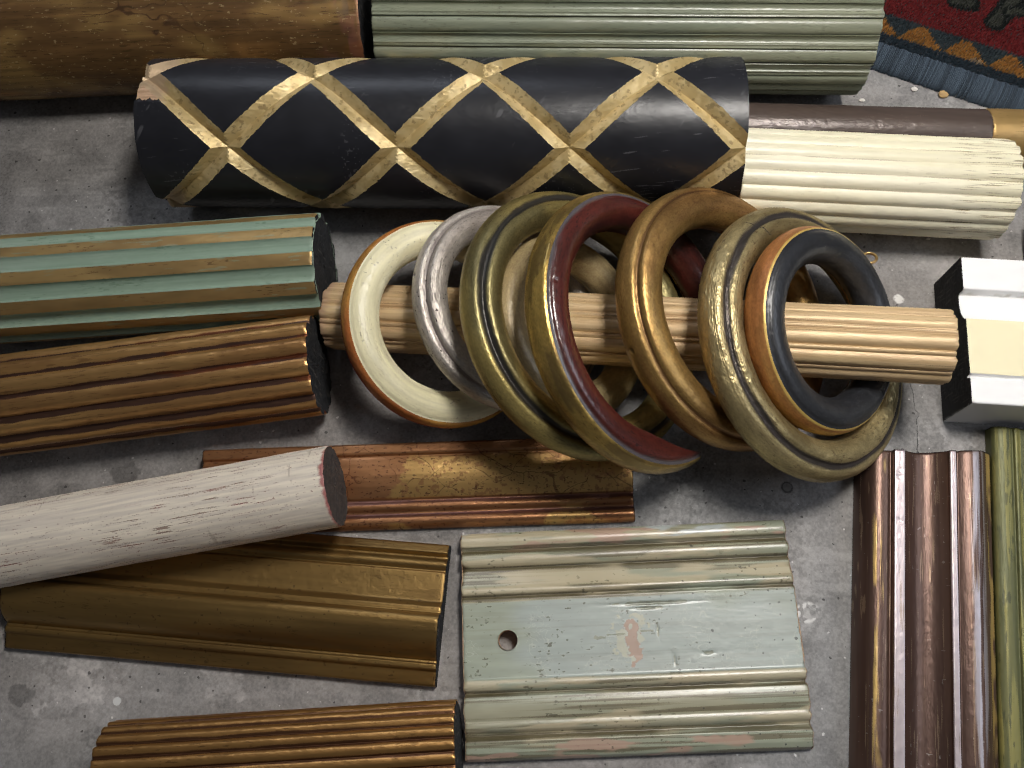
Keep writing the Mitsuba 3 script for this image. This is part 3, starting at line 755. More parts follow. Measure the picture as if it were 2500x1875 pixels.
# ------------------------------------------------------------------ mauve brown moulding and green gold moulding, lower right
prof = [(0, 0), (0, 4.0), (1.2, 9.0), *curve(1.6, 9.8, 18.2, 17.6, 4.6, 12), (18.7, 18.0), (19.0, 21.6), (19.6, 22.0), (25.6, 22.0), (26.2, 21.6), (26.6, 19.5), *curve(27, 18.8, 54.6, 18.0, -7.0, 18), (55.0, 19.8), (55.6, 20.4), (59.0, 20.4), (59.6, 19.8), (60.0, 18.2), (60.8, 17.8), *curve(61.2, 18.2, 81.4, 13.0, 4.6, 14), (82.2, 12.0), (84.2, 10.8), (85.2, 9.8), (85.8, 7.0), (86.0, 0)]


def mauve(p, n, uv):
    u, v = uv.x, uv.y + 0.0007
    vv = v + 0.0004 * (f2(u * 30, v * 200, 1101) - 0.5)
    c = mix((0.098, 0.058, 0.046), (0.130, 0.077, 0.058), smoothstep(0.35, 0.65, f2(u * 10, v * 320, 1102)))
    fil = smoothstep(0.0198, 0.0202, vv) * (1 - smoothstep(0.0264, 0.0268, vv)) + smoothstep(0.0556, 0.056, vv) * (1 - smoothstep(0.0594, 0.0598, vv))
    c = mix(c, mix((0.62, 0.54, 0.56), (0.50, 0.43, 0.44), f2(u * 30, v * 300, 1103)), 0.93 * fil)
    st = smoothstep(0.56, 0.68, f2(u * 16, v * 640, 1104, 4))
    gold = st * smoothstep(0.006, 0.009, vv) * (1 - smoothstep(0.014, 0.017, vv)) * smoothstep(0.52, 0.68, f2(u * 30, v * 120, 1105))
    gold = dr.maximum(gold, smoothstep(0.0808, 0.0815, v) * smoothstep(0.42, 0.58, f2(u * 35, v * 200, 1106)))
    c = mix(c, (0.55, 0.38, 0.13), 0.85 * gold)
    lil = smoothstep(0.40, 0.56, f2(u * 15, v * 420, 1107, 4)) * smoothstep(0.0675, 0.0700, vv) * (1 - smoothstep(0.0765, 0.0790, vv))
    c = mix(c, (0.50, 0.46, 0.48), 0.7 * lil)
    rub = smoothstep(0.70, 0.78, f2(u * 40, v * 900, 1108, 3)) * 0.6
    c = mix(c, (0.30, 0.21, 0.14), rub)
    speck = smoothstep(0.93, 0.95, n2(u * 700, v * 700, 1109)) * 0.4 * smoothstep(0.5, 0.6, n2(u * 60, v * 60, 1110))
    return mix(c, (0.45, 0.42, 0.4), speck)


scene['mauve_bronze'] = principled(proc(mauve), 0.38, 0.68, 0.6, GRAIN, 0.0004)
moulding('mauve_sample_strip', (0.2073, 0.1372), (0.1717, -0.1300), prof, 'mauve_bronze', 'end_umber', 24, rag=0.0004, wobble=0.00012, skew=(-0.117, 0), dents=((0.012, 0.0225, 0.0007, 0.003, 0.0006), (0.016, 0.0225, 0.0006, 0.003, 0.0006), (0.045, 0.0225, 0.0008, 0.004, 0.0006)))
tag('mauve_sample_strip', 'mauve brown moulding with pale lilac fillets and a deep cove, below the antique brass ring', 'moulding sample')

prof = [(0, 0), (0, 8.6), (0.8, 10.2), *curve(1.4, 10.6, 11.4, 11.6, 1.3), (12.0, 11.2), (12.6, 11.2), (13.2, 12.6), (14.6, 13.0), (16, 12.2), *curve(17, 11.8, 38, 18.0, -2.5), (39, 19.5), (44, 20), (60, 16), (61, 0)]


def lime(p, n, uv):
    u, v = uv.x, uv.y
    c = mix((0.125, 0.125, 0.046), (0.095, 0.100, 0.04), smoothstep(0.35, 0.65, f2(u * 12, v * 260, 1201)))
    c = mix(c, (0.24, 0.22, 0.07), 0.8 * smoothstep(0.50, 0.64, f2(u * 15, v * 420, 1202, 4)))
    return mix(c, (0.05, 0.055, 0.025), 0.7 * smoothstep(0.66, 0.76, f2(u * 80, v * 600, 1203)))


scene['lime_gold'] = principled(proc(lime), 0.48, 0.3, 0.5, GRAIN, 0.0004)
moulding('green_gold_sample_strip', (0.2976, 0.1548), (0.2590, -0.1300), prof, 'lime_gold', 'end_black', 25, rag=0.0004, wobble=0.00012)
tag('green_gold_sample_strip', 'narrow green gold moulding along the right edge, below the white block', 'moulding sample')

# ------------------------------------------------------------------ white block, right
prof = [(0, 0), (0, 44.2), (0.8, 45.0), (16.8, 45.0), (17.4, 44.4), (18.0, 41.0), (19.2, 40.8), (19.8, 44.6), (20.4, 45.2), (57.6, 45.2), (58.4, 44.6), (58.8, 42.8), *curve(59.4, 42.2, 78.0, 37.6, -2.6, 14), (78.8, 38.0), (79.4, 44.2), (80.2, 45.0), (102.4, 45.0), (103.2, 44.2), (103.2, 0)]


def block_paint(p, n, uv):
    v = uv.y - 0.0
    c = mix((0.83, 0.83, 0.82), (0.79, 0.79, 0.785), f2(uv.x * 60, v * 200, 1301))
    lines = [(1 - smoothstep(0.0002, 0.0007, dr.abs(v - q) + 0.0008 * (f2(uv.x * 160, v * 900, 1302) - 0.5))) for q in (0.0205, 0.0785)]
    return mix(c, (0.42, 0.38, 0.30), 0.5 * dr.clip(sum(lines), 0, 1) * smoothstep(0.45, 0.65, f2(uv.x * 130, v * 500, 1303)))


scene['white_gloss'] = principled(proc(block_paint), 0.4, 0.0, 0.5, GRAIN, 0.0001)
scene['cream_gloss'] = principled((0.80, 0.735, 0.49), 0.4, 0.0, 0.5, GRAIN, 0.0001)
bfr = moulding('white_block', (0.2703, 0.1613), (0.2703 + 0.25, 0.1613 - 0.0209), prof, 'white_gloss', 'end_black', 26, rag=0.0002, wobble=0.00012, soft=0.0004)
ss = np.linspace(0, bfr.L, 90); cc = np.linspace(0.0201, 0.0581, 30)
SS, CC = np.meshgrid(ss, cc, indexing='ij')
zz = 0.0453 + 0.0002 * np.clip(np.minimum(CC - 0.0201, 0.0581 - CC) / 0.0008, 0, 1)
sv = bfr.pos(SS - 0.0001, CC, zz)
put('white_block__cream_band', (sv.reshape(-1, 3), outward(sv.reshape(-1, 3), grid_faces(90, 30), lambda c: c * [1, 1, 0])), 'cream_gloss', True, np.stack([SS, CC], -1).reshape(-1, 2), 'flat cream middle band')
tag('white_block', 'thick white profiled block with cream middle band and black left end, at right edge', 'moulding sample')

# ------------------------------------------------------------------ fluted tan rod threaded through the rings
fr = Frame((-0.15, 0.23623, 0.0262), (0.30, 0.18372, 0.0770))


def rod_r(t):
    f = np.mod((np.degrees(t) - 82) / 36.0, 1.0)
    big = 0.0020 * np.abs((f - 0.58) / 0.36) ** 2.4
    small = 0.0011 + 0.0010 * np.abs((f - 0.08) / 0.14) ** 2
    return 0.0238 - np.where(f < 0.22, small, np.minimum(big, 0.0022))


def rod_color(p, n, uv):
    u, v = uv.x, uv.y
    c = mix((0.60, 0.44, 0.25), (0.54, 0.375, 0.20), smoothstep(0.35, 0.65, f2(u * 9, v * 500, 1401)))
    f = (v / 0.0232 * (180 / math.pi) - 82) / 36.0
    f = f - dr.floor(f) + (f2(u * 14, v * 380, 1402) - 0.5) * 0.22
    d = dr.minimum(dr.abs(f - 0.22), dr.minimum(dr.abs(f), dr.abs(f - 1)))
    c = mix(c, (0.34, 0.20, 0.095), 0.5 * (1 - smoothstep(0.02, 0.10, d)))
    c = mix(c, (0.17, 0.09, 0.04), 0.55 * smoothstep(0.62, 0.74, f2(u * 11, v * 1100, 1403, 3)) * smoothstep(0.45, 0.65, f2(u * 16, v * 120, 1404)))
    c = mix(c, (0.70, 0.52, 0.28), 0.5 * smoothstep(0.52, 0.68, f2(u * 24, v * 700, 1405)))
    return mix(c, (0.48, 0.32, 0.20), 1 - smoothstep(0.0, 0.006, u + 0.002 * n2(u * 90, v * 900, 1406)))


scene['tan_gilt'] = principled(proc(rod_color), 0.46, 0.2, 0.5, GRAIN, 0.00035)
pole('fluted_rod', fr, fr.s_at_x(-0.1525), fr.s_at_x(0.2478), rod_r, 'tan_gilt', 'raw_wood', 27, nth=560, ns=200, ends=(True, True), rag=(0.0009, 0.0009))
tag('fluted_rod', 'slim tan gold fluted rod threaded through the curtain rings', 'curtain pole')

# ------------------------------------------------------------------ curtain rings
VS = 0.012


def ring_bump(p, n, uv):
    v = uv.y * VS
    return n2(uv.x * 90, v * 2200, 3) * 0.6 + n2(uv.x * 900, v * 1300, 5) * 0.7 + n2(uv.x * 260, v * 380, 9) * 1.4


RGRAIN = proc(ring_bump, 2e-4)


def ring_paint(base, alt, dark, seed, fu=16, fv=300, flecks=0.6, pig=None, pig_color=(0.03, 0.03, 0.035), big=14, alt_at=(0.42, 0.66), pits=0.0, wear=1.0):
    def fn(p, n, uv):
        u, ph = uv.x, uv.y
        v = ph * VS
        c = mix(base, alt, smoothstep(alt_at[0], alt_at[1], f2(u * big, v * big * 4, seed + 1)))
        c = c * (0.78 + 0.44 * f2(u * fu, v * fv, seed + 2)) * (1 + wear * 0.68 * (f2(u * 55, v * 130, seed + 7, 4) - 0.5)) * (1 + wear * 0.28 * (n2(u * 900, v * 1400, seed + 8) - 0.5))
        c = mix(c, dark, 0.8 * flecks * smoothstep(0.60, 0.80, f2(u * 330, v * 1300, seed + 3, 3)) * smoothstep(0.38, 0.62, f2(u * 36, v * 120, seed + 6)))
        if pits: c = mix(c, (0.03, 0.02, 0.015), pits * smoothstep(0.80, 0.86, f2(u * 420, v * 420, seed + 4, 2)) * smoothstep(0.45, 0.65, n2(u * 40, v * 60, seed + 5)))
        if pig is not None: c = mix(c, pig_color, pig(u, ph, v))
        return c
    return proc(fn)


def in_groove(deg, half, seed, amt=0.9):
    g, h = math.radians(deg), math.radians(half)
    return lambda u, ph, v: amt * (1 - smoothstep(h * 0.5, h * 1.15, dr.abs(ph - g) + h * 1.1 * (f2(u * 40, v * 300, seed, 4) - 0.5)))


def beads(deg, depth=0.20, w=13, swell=0.05):
    return lambda t: 1 + swell * np.cos(2 * (t - math.radians(deg)) + math.pi) - depth * np.exp(-((t - math.radians(deg)) / math.radians(w)) ** 2)


RINGS = {
    'A': (-0.0700, 0.2231, 0.0421, 0.5421, -0.1313, 0.0596, 0.0124),
    'B': (-0.0240, 0.2327, 0.0460, 0.6494, -0.0213, 0.0620, 0.0110),
    'C': (0.0240, 0.2158, 0.0580, 0.7026, 0.0144, 0.0795, 0.0125),
    'K': (0.01412, 0.21672, 0.04820, 0.8349, -0.0190, 0.0516, 0.0119),
    'D': (0.0582, 0.2061, 0.0671, 0.9164, -0.0066, 0.0801, 0.0128),
    'E': (0.1170, 0.2185, 0.0572, 0.6912, -0.0432, 0.0751, 0.0138),
    'G': (0.1666, 0.2002, 0.0570, 0.6977, -0.0582, 0.0776, 0.0128),
    'H': (0.1725, 0.2021, 0.0721, 0.7388, -0.1970, 0.0544, 0.0118)}
GROUP = None


def whole_ring(key, name, sect, bsdf, seed, pits=(), **kw):
    a, f, uv, _ = ring_mesh(RINGS[name], sect, seed=seed, pits=[(*ring_angle(RINGS[name], px, py), r, d) for px, py, r, d in pits], **kw)
    put(key, (a, f), bsdf, True, uv)


def two_tone(key, name, sect, cut, rim_bsdf, face_bsdf, seed, pits=(), part=('rim', 'face'), **kw):
    pit = [(*ring_angle(RINGS[name], px, py), r, d) for px, py, r, d in pits]
    for (lo, hi), m, nm in (((cut[1] - 2 * math.pi, cut[0]), rim_bsdf, part[0]), ((cut[0], cut[1]), face_bsdf, part[1])):
        a, f, uv, _ = ring_mesh(RINGS[name], sect, seed=seed, phi=(lo, hi), nphi=64, pits=pit, **kw)
        put(key + '__' + nm, (a, f), m, True, uv)


rad = math.radians
# cream ring
scene['ring_cream'] = principled(ring_paint((0.66, 0.61, 0.40), (0.72, 0.68, 0.49), (0.36, 0.31, 0.17), 2000, 12, 300, 0.5, pits=0.35, wear=0.2), 0.36, 0.0, 0.5, RGRAIN, 0.0003)
scene['ring_ochre'] = principled(ring_paint((0.48, 0.25, 0.06), (0.36, 0.12, 0.035), (0.16, 0.03, 0.02), 2010, 20, 200, 0.5, lambda u, ph, v: 0.85 * (1 - smoothstep(-0.15, 0.05, ph + 0.5 * (f2(u * 60, v * 120, 2015, 4) - 0.5))), (0.25, 0.045, 0.025)), 0.36, 0.2, 0.5, RGRAIN, 0.0003)
two_tone('curtain_ring', 'A', lambda t: 1 + 0.03 * np.exp(-((t - rad(30)) / rad(12)) ** 2) - 0.03 * np.exp(-((t - rad(46)) / rad(6)) ** 2), (rad(40), rad(205)), 'ring_ochre', 'ring_cream', 31)
tag('curtain_ring', 'cream curtain ring with ochre and red outer rim, leftmost on the rod', 'curtain ring')
# silver ring
scene['ring_silver'] = principled(ring_paint((0.50, 0.455, 0.405), (0.38, 0.335, 0.30), (0.14, 0.11, 0.10), 2020, 22, 130, 0.8, in_groove(46, 12, 2025, 0.6), (0.13, 0.10, 0.10), pits=1.0), 0.47, 0.6, 0.5, RGRAIN, 0.0012)
whole_ring('curtain_ring_001', 'B', beads(46, 0.24, 13), 'ring_silver', 32, wobble=0.00026, pits=((1010, 672, 0.0011, 0.003),))
tag('curtain_ring_001', 'pitted silver grey double beaded curtain ring, second from the left', 'curtain ring')
# olive gold ring
scene['ring_olive'] = principled(ring_paint((0.34, 0.265, 0.095), (0.20, 0.17, 0.075), (0.11, 0.085, 0.04), 2030, 18, 180, 0.7, in_groove(66, 15, 2035), (0.035, 0.035, 0.04)), 0.40, 0.75, 0.5, RGRAIN, 0.0005)
whole_ring('curtain_ring_002', 'C', beads(66, 0.20, 14), 'ring_olive', 33)
tag('curtain_ring_002', 'large olive gold double beaded curtain ring with a dark groove, left of the red one', 'curtain ring')
# khaki ring
scene['ring_khaki'] = principled(ring_paint((0.36, 0.29, 0.15), (0.31, 0.235, 0.12), (0.15, 0.10, 0.05), 2040, 14, 300, 0.4), 0.38, 0.1, 0.5, RGRAIN, 0.0003)
whole_ring('curtain_ring_003', 'K', lambda t: 1 + 0 * t, 'ring_khaki', 34)
tag('curtain_ring_003', 'smooth khaki curtain ring half hidden inside the olive gold ring', 'curtain ring')

# red and gold ring, cut open
qD = RINGS['D']
psi_hi = lambda ph: np.minimum(rad(107) + rad(25) * np.cos(ph), rad(117) + 0.03 * np.cos(ph - rad(60)))
psi_lo = rad(-158)
sectD = lambda t: 1 + 0.035 * np.exp(-((t - rad(40)) / rad(9)) ** 2) - 0.05 * np.exp(-((t - rad(56)) / rad(7)) ** 2)
scene['ring_burnished'] = principled(ring_paint((0.50, 0.34, 0.095), (0.34, 0.23, 0.08), (0.17, 0.09, 0.03), 2050, 24, 160, 0.8, lambda u, ph, v: 0.55 * smoothstep(0.56, 0.66, f2(u * 50, v * 160, 2056, 3)), (0.17, 0.12, 0.05)), 0.33, 0.78, 0.5, RGRAIN, 0.0005)
scene['ring_red'] = principled(ring_paint((0.056, 0.011, 0.008), (0.024, 0.008, 0.008), (0.016, 0.007, 0.008), 2060, 30, 200, 0.9, lambda u, ph, v: 0.9 * (1 - smoothstep(0.92, 1.10, ph + 0.22 * (f2(u * 50, v * 200, 2066, 4) - 0.5))), (0.075, 0.07, 0.075)), 0.27, 0.0, 0.6, RGRAIN, 0.0003, clearcoat=0.4, clearcoat_gloss=0.85)


def cut_ring(q, sect, phi, nphi, seed, pits):
    a, f, uv, v = ring_mesh(q, sect, nseg=420, nphi=nphi, span=(0, 1), phi=phi, seed=seed)
    c = np.array(q[:3]); nrm = np.array([q[3], q[4], 1.0]); nrm /= np.linalg.norm(nrm)
    e1 = np.cross(nrm, [0, 1, 0]); e1 /= np.linalg.norm(e1); e2 = np.cross(nrm, e1)
    t = np.linspace(0, 1, 420)[:, None]; ph = np.linspace(phi[0], phi[1], nphi)[None]
    PS = psi_lo + t * (psi_hi(ph) - psi_lo); PH = ph + 0 * t
    r = q[6] * sect(PH)
    rho = np.cos(PS)[..., None] * e1 + np.sin(PS)[..., None] * e2
    v = c + rho * (q[5] + r * np.cos(PH))[..., None] + nrm * (r * np.sin(PH))[..., None]
    r = r + 0.00025 * (meshkit.fbm(v * 90, 3, seed) - 0.5) * 2 + 0.00012 * (meshkit.fbm(v * 520, 2, seed + 1) - 0.5) * 2
    for pp, pf, pr_, dep in pits:
        d2 = ((PS - pp) * (q[5] + q[6])) ** 2 + ((PH - pf) * q[6]) ** 2
        r = r - dep * np.exp(-d2 / pr_**2)
    v = c + rho * (q[5] + r * np.cos(PH))[..., None] + nrm * (r * np.sin(PH))[..., None]
    core = c + rho * q[5]
    f = tris(grid_faces(420, nphi)); a = v.reshape(-1, 3)
    if np.sum(np.cross(a[f[:, 1]] - a[f[:, 0]], a[f[:, 2]] - a[f[:, 0]]) * (a[f].mean(1) - core.reshape(-1, 3)[f].mean(1))) < 0: f = f[:, ::-1]
    return a, f, np.stack([PS * q[5], PH], -1).reshape(-1, 2), v


pitD = [((a + math.pi) % (2 * math.pi) - math.pi, b, r, d) for (a, b), r, d in ((ring_angle(qD, 1297, 914), 0.0012, 0.003), (ring_angle(qD, 1360, 683), 0.0012, 0.0006))]
for (lo, hi), m, nm in (((rad(215) - 2 * math.pi, rad(48)), 'ring_burnished', 'gold_rim'), ((rad(48), rad(215)), 'ring_red', 'red_face')):
    a, f, uv, _ = cut_ring(qD, sectD, (lo, hi), 64, 35, pitD)
    put('curtain_ring_004__' + nm, (a, f), m, True, uv)
a, f, uv, v = cut_ring(qD, sectD, (-math.pi, math.pi), 128, 35, ())
for row, sg in ((-1, 1), (0, -1)):
    edge = v[row]; cen = edge[:-1].mean(0)
    rr = [edge] + [cen + (edge - cen) * k for k in np.linspace(0.93, 0.02, 18)]
    ev = np.array(rr); along = v[row].mean(0) - v[-8 if row == -1 else 8].mean(0); along /= np.linalg.norm(along)
    bulge = np.concatenate([[0], np.linspace(0.93, 0.02, 18)]); ev = ev - along * (0.0014 * (1 - (1 - bulge) ** 2) * (bulge > 0))[:, None, None] * 0
    ev = ev + along * ((meshkit.fbm(ev * 500, 3, 4) - 0.5) * 0.0006)[..., None]
    put('curtain_ring_004__cut_end', (ev.reshape(-1, 3), outward(ev.reshape(-1, 3), grid_faces(len(rr), 128), lambda c: c * 0 + cen - along * 0.01)), 'ring_cut_red', True, np.stack([np.linspace(0, 0.08, ev.shape[0] * 128), np.tile(np.linspace(0, 3, 128), len(rr))], -1))
scene['ring_cut_red'] = principled(ring_paint((0.095, 0.020, 0.014), (0.07, 0.016, 0.012), (0.08, 0.02, 0.016), 2070, 300, 3000, 0.3), 0.5, 0.0, 0.4, PIT, 0.0006)
tag('curtain_ring_004', 'dark red curtain ring with burnished gold rim, cut open at its lower right', 'curtain ring')

# brown gold ring
scene['ring_brown_gold'] = principled(ring_paint((0.37, 0.225, 0.075), (0.27, 0.145, 0.05), (0.15, 0.07, 0.028), 2080, 16, 320, 0.6, in_groove(46, 7, 2085, 0.7), (0.10, 0.045, 0.02)), 0.40, 0.75, 0.5, RGRAIN, 0.0004)
whole_ring('curtain_ring_005', 'E', beads(46, 0.12, 9, 0.03), 'ring_brown_gold', 36, pits=((1541, 856, 0.0012, 0.0035),))
tag('curtain_ring_005', 'brown gold curtain ring with a splintered screw hole, right of the red ring', 'curtain ring')
# antique brass ring
scene['ring_antique'] = principled(ring_paint((0.40, 0.32, 0.16), (0.27, 0.205, 0.095), (0.13, 0.09, 0.045), 2090, 22, 120, 0.75, lambda u, ph, v: antique_pig(u, ph, v), (0.040, 0.036, 0.045), 18), 0.42, 0.75, 0.5, RGRAIN, 0.002)
_ck, _ = ring_angle(RINGS['G'], 1852, 542)
_ck = float(_ck) * RINGS['G'][5]


def antique_pig(u, ph, v):
    wav = 0.006 * (f2(ph * 3.0, 1.5, 2097, 3) - 0.5)
    crack = (1 - smoothstep(0.0001, 0.0005, dr.abs(u - _ck + 0.006 * (ph - 1.3) + wav))) * smoothstep(0.45, 0.6, ph) * (1 - smoothstep(1.9, 2.1, ph))
    return dr.maximum(in_groove(66, 14, 2095)(u, ph, v), 0.95 * crack)


whole_ring('curtain_ring_006', 'G', beads(66, 0.19, 14), 'ring_antique', 37, wobble=0.00036)
tag('curtain_ring_006', 'large antique brass double beaded ring, the frontmost one, holding the black ring', 'curtain ring')
# black and gold ring
scene['ring_black'] = principled(ring_paint((0.015, 0.016, 0.019), (0.020, 0.021, 0.024), (0.05, 0.05, 0.052), 2100, 40, 200, 0.25), 0.36, 0.0, 0.55, RGRAIN, 0.0003)
scene['ring_amber'] = principled(ring_paint((0.47, 0.275, 0.085), (0.38, 0.155, 0.05), (0.22, 0.09, 0.03), 2110, 18, 420, 0.5, in_groove(42, 5, 2115, 0.8), (0.60, 0.43, 0.12)), 0.42, 0.4, 0.5, RGRAIN, 0.0003)
two_tone('curtain_ring_007', 'H', lambda t: 1 + 0.02 * np.exp(-((t - rad(38)) / rad(8)) ** 2) - 0.03 * np.exp(-((t - rad(52)) / rad(6)) ** 2), (rad(45), rad(215)), 'ring_amber', 'ring_black', 38, part=('gold_rim', 'black_face'))
tag('curtain_ring_007', 'small black ring with amber gold rim and brass screw eye, rightmost on the rod', 'curtain ring')
# its screw eye
eye_p, eye_d = at(2122, 630, 0.050), np.array([0.80, 0.60, -0.1])
eye_d /= np.linalg.norm(eye_d)
en = np.array([-0.45, 0.1, 0.9]); en -= en @ eye_d * eye_d; en /= np.linalg.norm(en); e2 = eye_d
e3 = np.cross(en, e2)
an = np.linspace(0, 2 * np.pi, 49); ph = np.linspace(0, 2 * np.pi, 17)
AN, PH = np.meshgrid(an, ph, indexing='ij')
rh = np.cos(AN)[..., None] * e2 + np.sin(AN)[..., None] * e3
ev = eye_p + rh * (0.0047 + 0.0009 * np.cos(PH))[..., None] + en * (0.00095 * np.sin(PH))[..., None]
stem = trimesh.creation.cylinder(0.0009, segment=[eye_p - e2 * 0.0045, eye_p - e2 * 0.013], sections=16)
eye = trimesh.util.concatenate([trimesh.Trimesh(ev.reshape(-1, 3), tris(grid_faces(49, 17)), process=False), stem])
eye.fix_normals()
scene['brass_wire'] = principled((0.5, 0.33, 0.13), 0.3, 0.85, 0.5)
put('curtain_ring_007__screw_eye', eye, 'brass_wire', 40, label='small brass screw eye')

# ------------------------------------------------------------------ rug, back right corner
rug_o = np.array([0.2568, 0.4395]); rug_e = np.array([0.3612 + 0.02, 0.395 - 0.0075]) - rug_o
RA = math.atan2(-0.0403, 0.0885)
re_, rf_ = np.array([math.cos(RA), math.sin(RA)]), np.array([-math.sin(RA), math.cos(RA)])
rug_o = at(2139, 178, 0.0)[:2] + 0.002 * rf_
rng = np.random.default_rng(5)


def rug_xy(e, f): return rug_o + np.multiply.outer(e, re_) + np.multiply.outer(f, rf_)


def to_rug(px, py, z=0.009):
    d = at(px, py, z)[:2] - rug_o
    return d @ re_, d @ rf_


tri_base = to_rug(2195, 84)[1]; tri_top = to_rug(2248, 65)[1]; red_line = to_rug(2300, 68)[1]; tri0 = to_rug(2195, 84)[0]; tri1 = to_rug(2301, 125)[0]
leaf = [(*to_rug(2432, 48), *to_rug(2478, -5), 0.0085), (*to_rug(2470, 22), *to_rug(2520, 20), 0.006), (*to_rug(2340, -6), *to_rug(2372, 0), 0.0085), (*to_rug(2560, -60), *to_rug(2530, 60), 0.008)]


def rug_color(e, f, jit):
    pitch = tri1 - tri0
    q = np.mod((e - tri0) / pitch, 1.0)
    hgt = np.interp(q, [0, 0.33, 0.52, 1.0], [0, 1.0, 1.0, 0.0])
    col = np.tile([0.040, 0.058, 0.075], (len(e), 1))
    gold = (f > tri_base) & (f < tri_base + hgt * (tri_top - tri_base + 0.003))
    col[gold] = [0.40, 0.205, 0.06]
    col[(f > tri_base) & ~gold] = [0.055, 0.075, 0.085]
    pale = gold & (np.hypot(e - to_rug(2385, 150)[0], f - to_rug(2385, 150)[1]) < 0.0055)
    col[pale] = [0.40, 0.30, 0.19]
    red = f > red_line
    col[red] = [0.205, 0.030, 0.032]
    for x0, y0, x1, y1, r in leaf:
        dx, dy = x1 - x0, y1 - y0
        t = np.clip(((e - x0) * dx + (f - y0) * dy) / (dx * dx + dy * dy), 0, 1)
        d = np.hypot(e - x0 - t * dx, f - y0 - t * dy) + 0.002 * (jit[:, 1] - 0.5)
        col[(d < r) & red] = [0.022, 0.027, 0.025]
        col[(d < r * 0.5) & red] = [0.075, 0.080, 0.066]
    return col * (0.65 + 0.7 * jit[:, :1]) * (0.85 + 0.3 * meshkit.fbm(np.stack([e * 60, f * 60, e * 0], -1), 3, 5)[:, None])


st = 0.00115
ee, ff = np.meshgrid(np.arange(-0.055, 0.26, st), np.arange(tri_base - 0.0085, 0.14, st), indexing='ij')
ee, ff = ee.ravel(), ff.ravel()
ee, ff = ee + rng.uniform(-0.0006, 0.0006, ee.shape), ff + rng.uniform(-0.0006, 0.0006, ff.shape)
jit = rng.uniform(0, 1, (len(ee), 4))
cols = rug_color(ee, ff, jit)
xy = rug_xy(ee, ff)
lean = (jit[:, 2:4] - 0.5) * 0.0016 + [0.0002, -0.0006]
hh = 0.0072 + 0.0016 * jit[:, 0]
tops = np.concatenate([xy + lean, hh[:, None]], 1)
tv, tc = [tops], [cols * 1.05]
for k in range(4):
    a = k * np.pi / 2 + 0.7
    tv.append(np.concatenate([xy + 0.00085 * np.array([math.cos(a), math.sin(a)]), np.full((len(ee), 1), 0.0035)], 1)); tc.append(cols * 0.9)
N = len(ee); ar = np.arange(N)
tf = np.concatenate([np.stack([ar, ar + N * (1 + k), ar + N * (1 + (k + 1) % 4)], 1) for k in range(4)])
scene['rug_wool'] = {'type': 'twosided', 'bsdf': {'type': 'principled', 'base_color': {'type': 'mesh_attribute', 'name': 'vertex_color'}, 'roughness': 0.9, 'specular': 0.15, 'sheen': 0.3}}
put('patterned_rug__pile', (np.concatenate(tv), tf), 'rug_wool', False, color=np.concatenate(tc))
labels['patterned_rug__pile'] = {'label': 'red woollen pile with a navy and ochre toothed border', 'kind': 'stuff'}
be, bf = np.meshgrid(np.linspace(-0.055, 0.26, 60), np.linspace(0.002, 0.14, 20), indexing='ij')
bv = np.concatenate([rug_xy(be.ravel(), bf.ravel()), np.full((be.size, 1), 0.0045)], 1)
scene['rug_backing'] = principled((0.03, 0.028, 0.03), 0.9, 0.0, 0.1)
put('patterned_rug__backing', (bv, grid_faces(60, 20)), 'rug_backing', False)
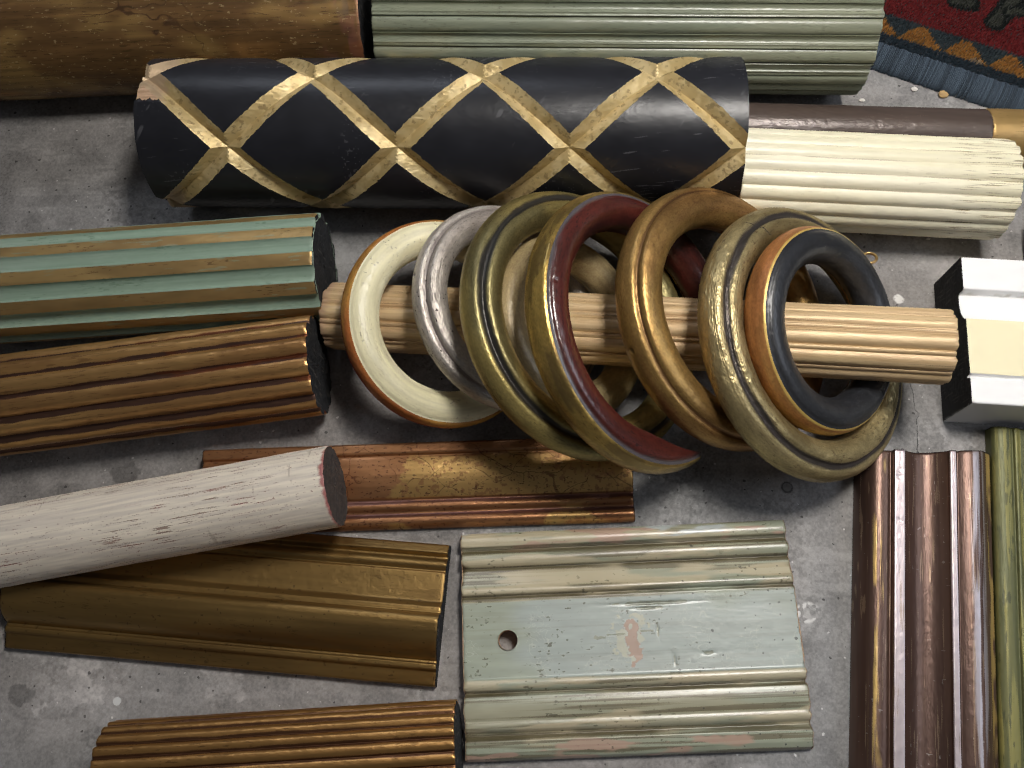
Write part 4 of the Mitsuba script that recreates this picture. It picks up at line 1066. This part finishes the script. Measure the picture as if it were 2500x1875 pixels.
# overcast edge: a roll of yarn wraps
wraps = np.arange(-0.05, 0.255, 0.00125)
wv, wf, wc, off = [], [], [], 0
bw = (tri_base - 0.007) / 2
for k, e0 in enumerate(wraps):
    th = np.linspace(math.pi * 1.05, -0.05 * math.pi, 9)
    sl = 0.0012 + 0.0005 * rng.uniform(-1, 1)
    rr = 1 + 0.035 * rng.uniform(-1, 1) + 0.03 * math.sin(k * 0.9)
    cen = np.stack([e0 + sl * np.linspace(-1, 1, 9) + 0 * th, bw + bw * 1.02 * rr * np.cos(th), 0.0008 + 0.0062 * rr * np.clip(np.sin(th), -0.1, 1)], -1)
    yr = 0.00078 + 0.0002 * rng.uniform(-1, 1)
    pts = []
    for a in np.linspace(0, 2 * np.pi, 7)[:-1]:
        pts.append(cen + np.stack([0 * th + yr * math.cos(a), yr * math.sin(a) * np.cos(th) * 0.8, yr * math.sin(a) * np.sin(th) + 0.0004], -1))
    pts = np.array(pts).transpose(1, 0, 2).reshape(-1, 3)
    xyz = np.concatenate([rug_xy(pts[:, 0], pts[:, 1]), pts[:, 2:]], 1)
    wv.append(xyz); wf.append(tris(grid_faces(9, 6, True)) + off); off += len(xyz)
    wc.append(np.tile(np.array([0.046, 0.062, 0.082]) * rng.uniform(0.6, 1.35), (len(xyz), 1)))
put('patterned_rug__binding', (np.concatenate(wv), np.concatenate(wf)), 'rug_wool', True, color=np.concatenate(wc))
labels['patterned_rug__binding'] = {'label': 'navy blue overcast yarn edge', 'kind': 'stuff'}
tag('patterned_rug', 'red patterned rug with navy and ochre border, in the top right corner', 'rug')

# ------------------------------------------------------------------ crumbs on the floor
scene['crumb_white'] = principled((0.66, 0.63, 0.58), 0.8, 0.0, 0.3, PIT, 0.0004)
scene['crumb_tan'] = principled((0.42, 0.28, 0.13), 0.8, 0.0, 0.3)


def crumb(key, px, py, r, m, seed, label, flat=0.6):
    s = trimesh.creation.icosphere(subdivisions=2, radius=1)
    v = s.vertices * (0.6 + 0.8 * meshkit.fbm(s.vertices * 1.3 + seed, 3, seed))[:, None] * r * [1.1, 0.85, flat]
    c = at(px, py, 0.0)
    v = v + [c[0], c[1], -v[:, 2].min() * 0.9 - 0.0003]
    put(key, (v, s.faces), m, False)
    tag(key, label, 'crumb')


crumb('plaster_crumb', 2231, 219, 0.0021, 'crumb_white', 1, 'largest white plaster crumb on the floor, against the edge of the rug')
crumb('plaster_crumb_001', 2104, 246, 0.0019, 'crumb_white', 2, 'white plaster crumb on the floor, by the lower right end of the sage pole')
crumb('plaster_crumb_002', 2266, 584, 0.0012, 'crumb_white', 3, 'tiny white plaster crumb in the shadow under the ivory pole')
crumb('wool_fluff', 2302, 232, 0.0036, 'crumb_tan', 4, 'tan scrap of fluff caught at the edge of the rug', 0.5)
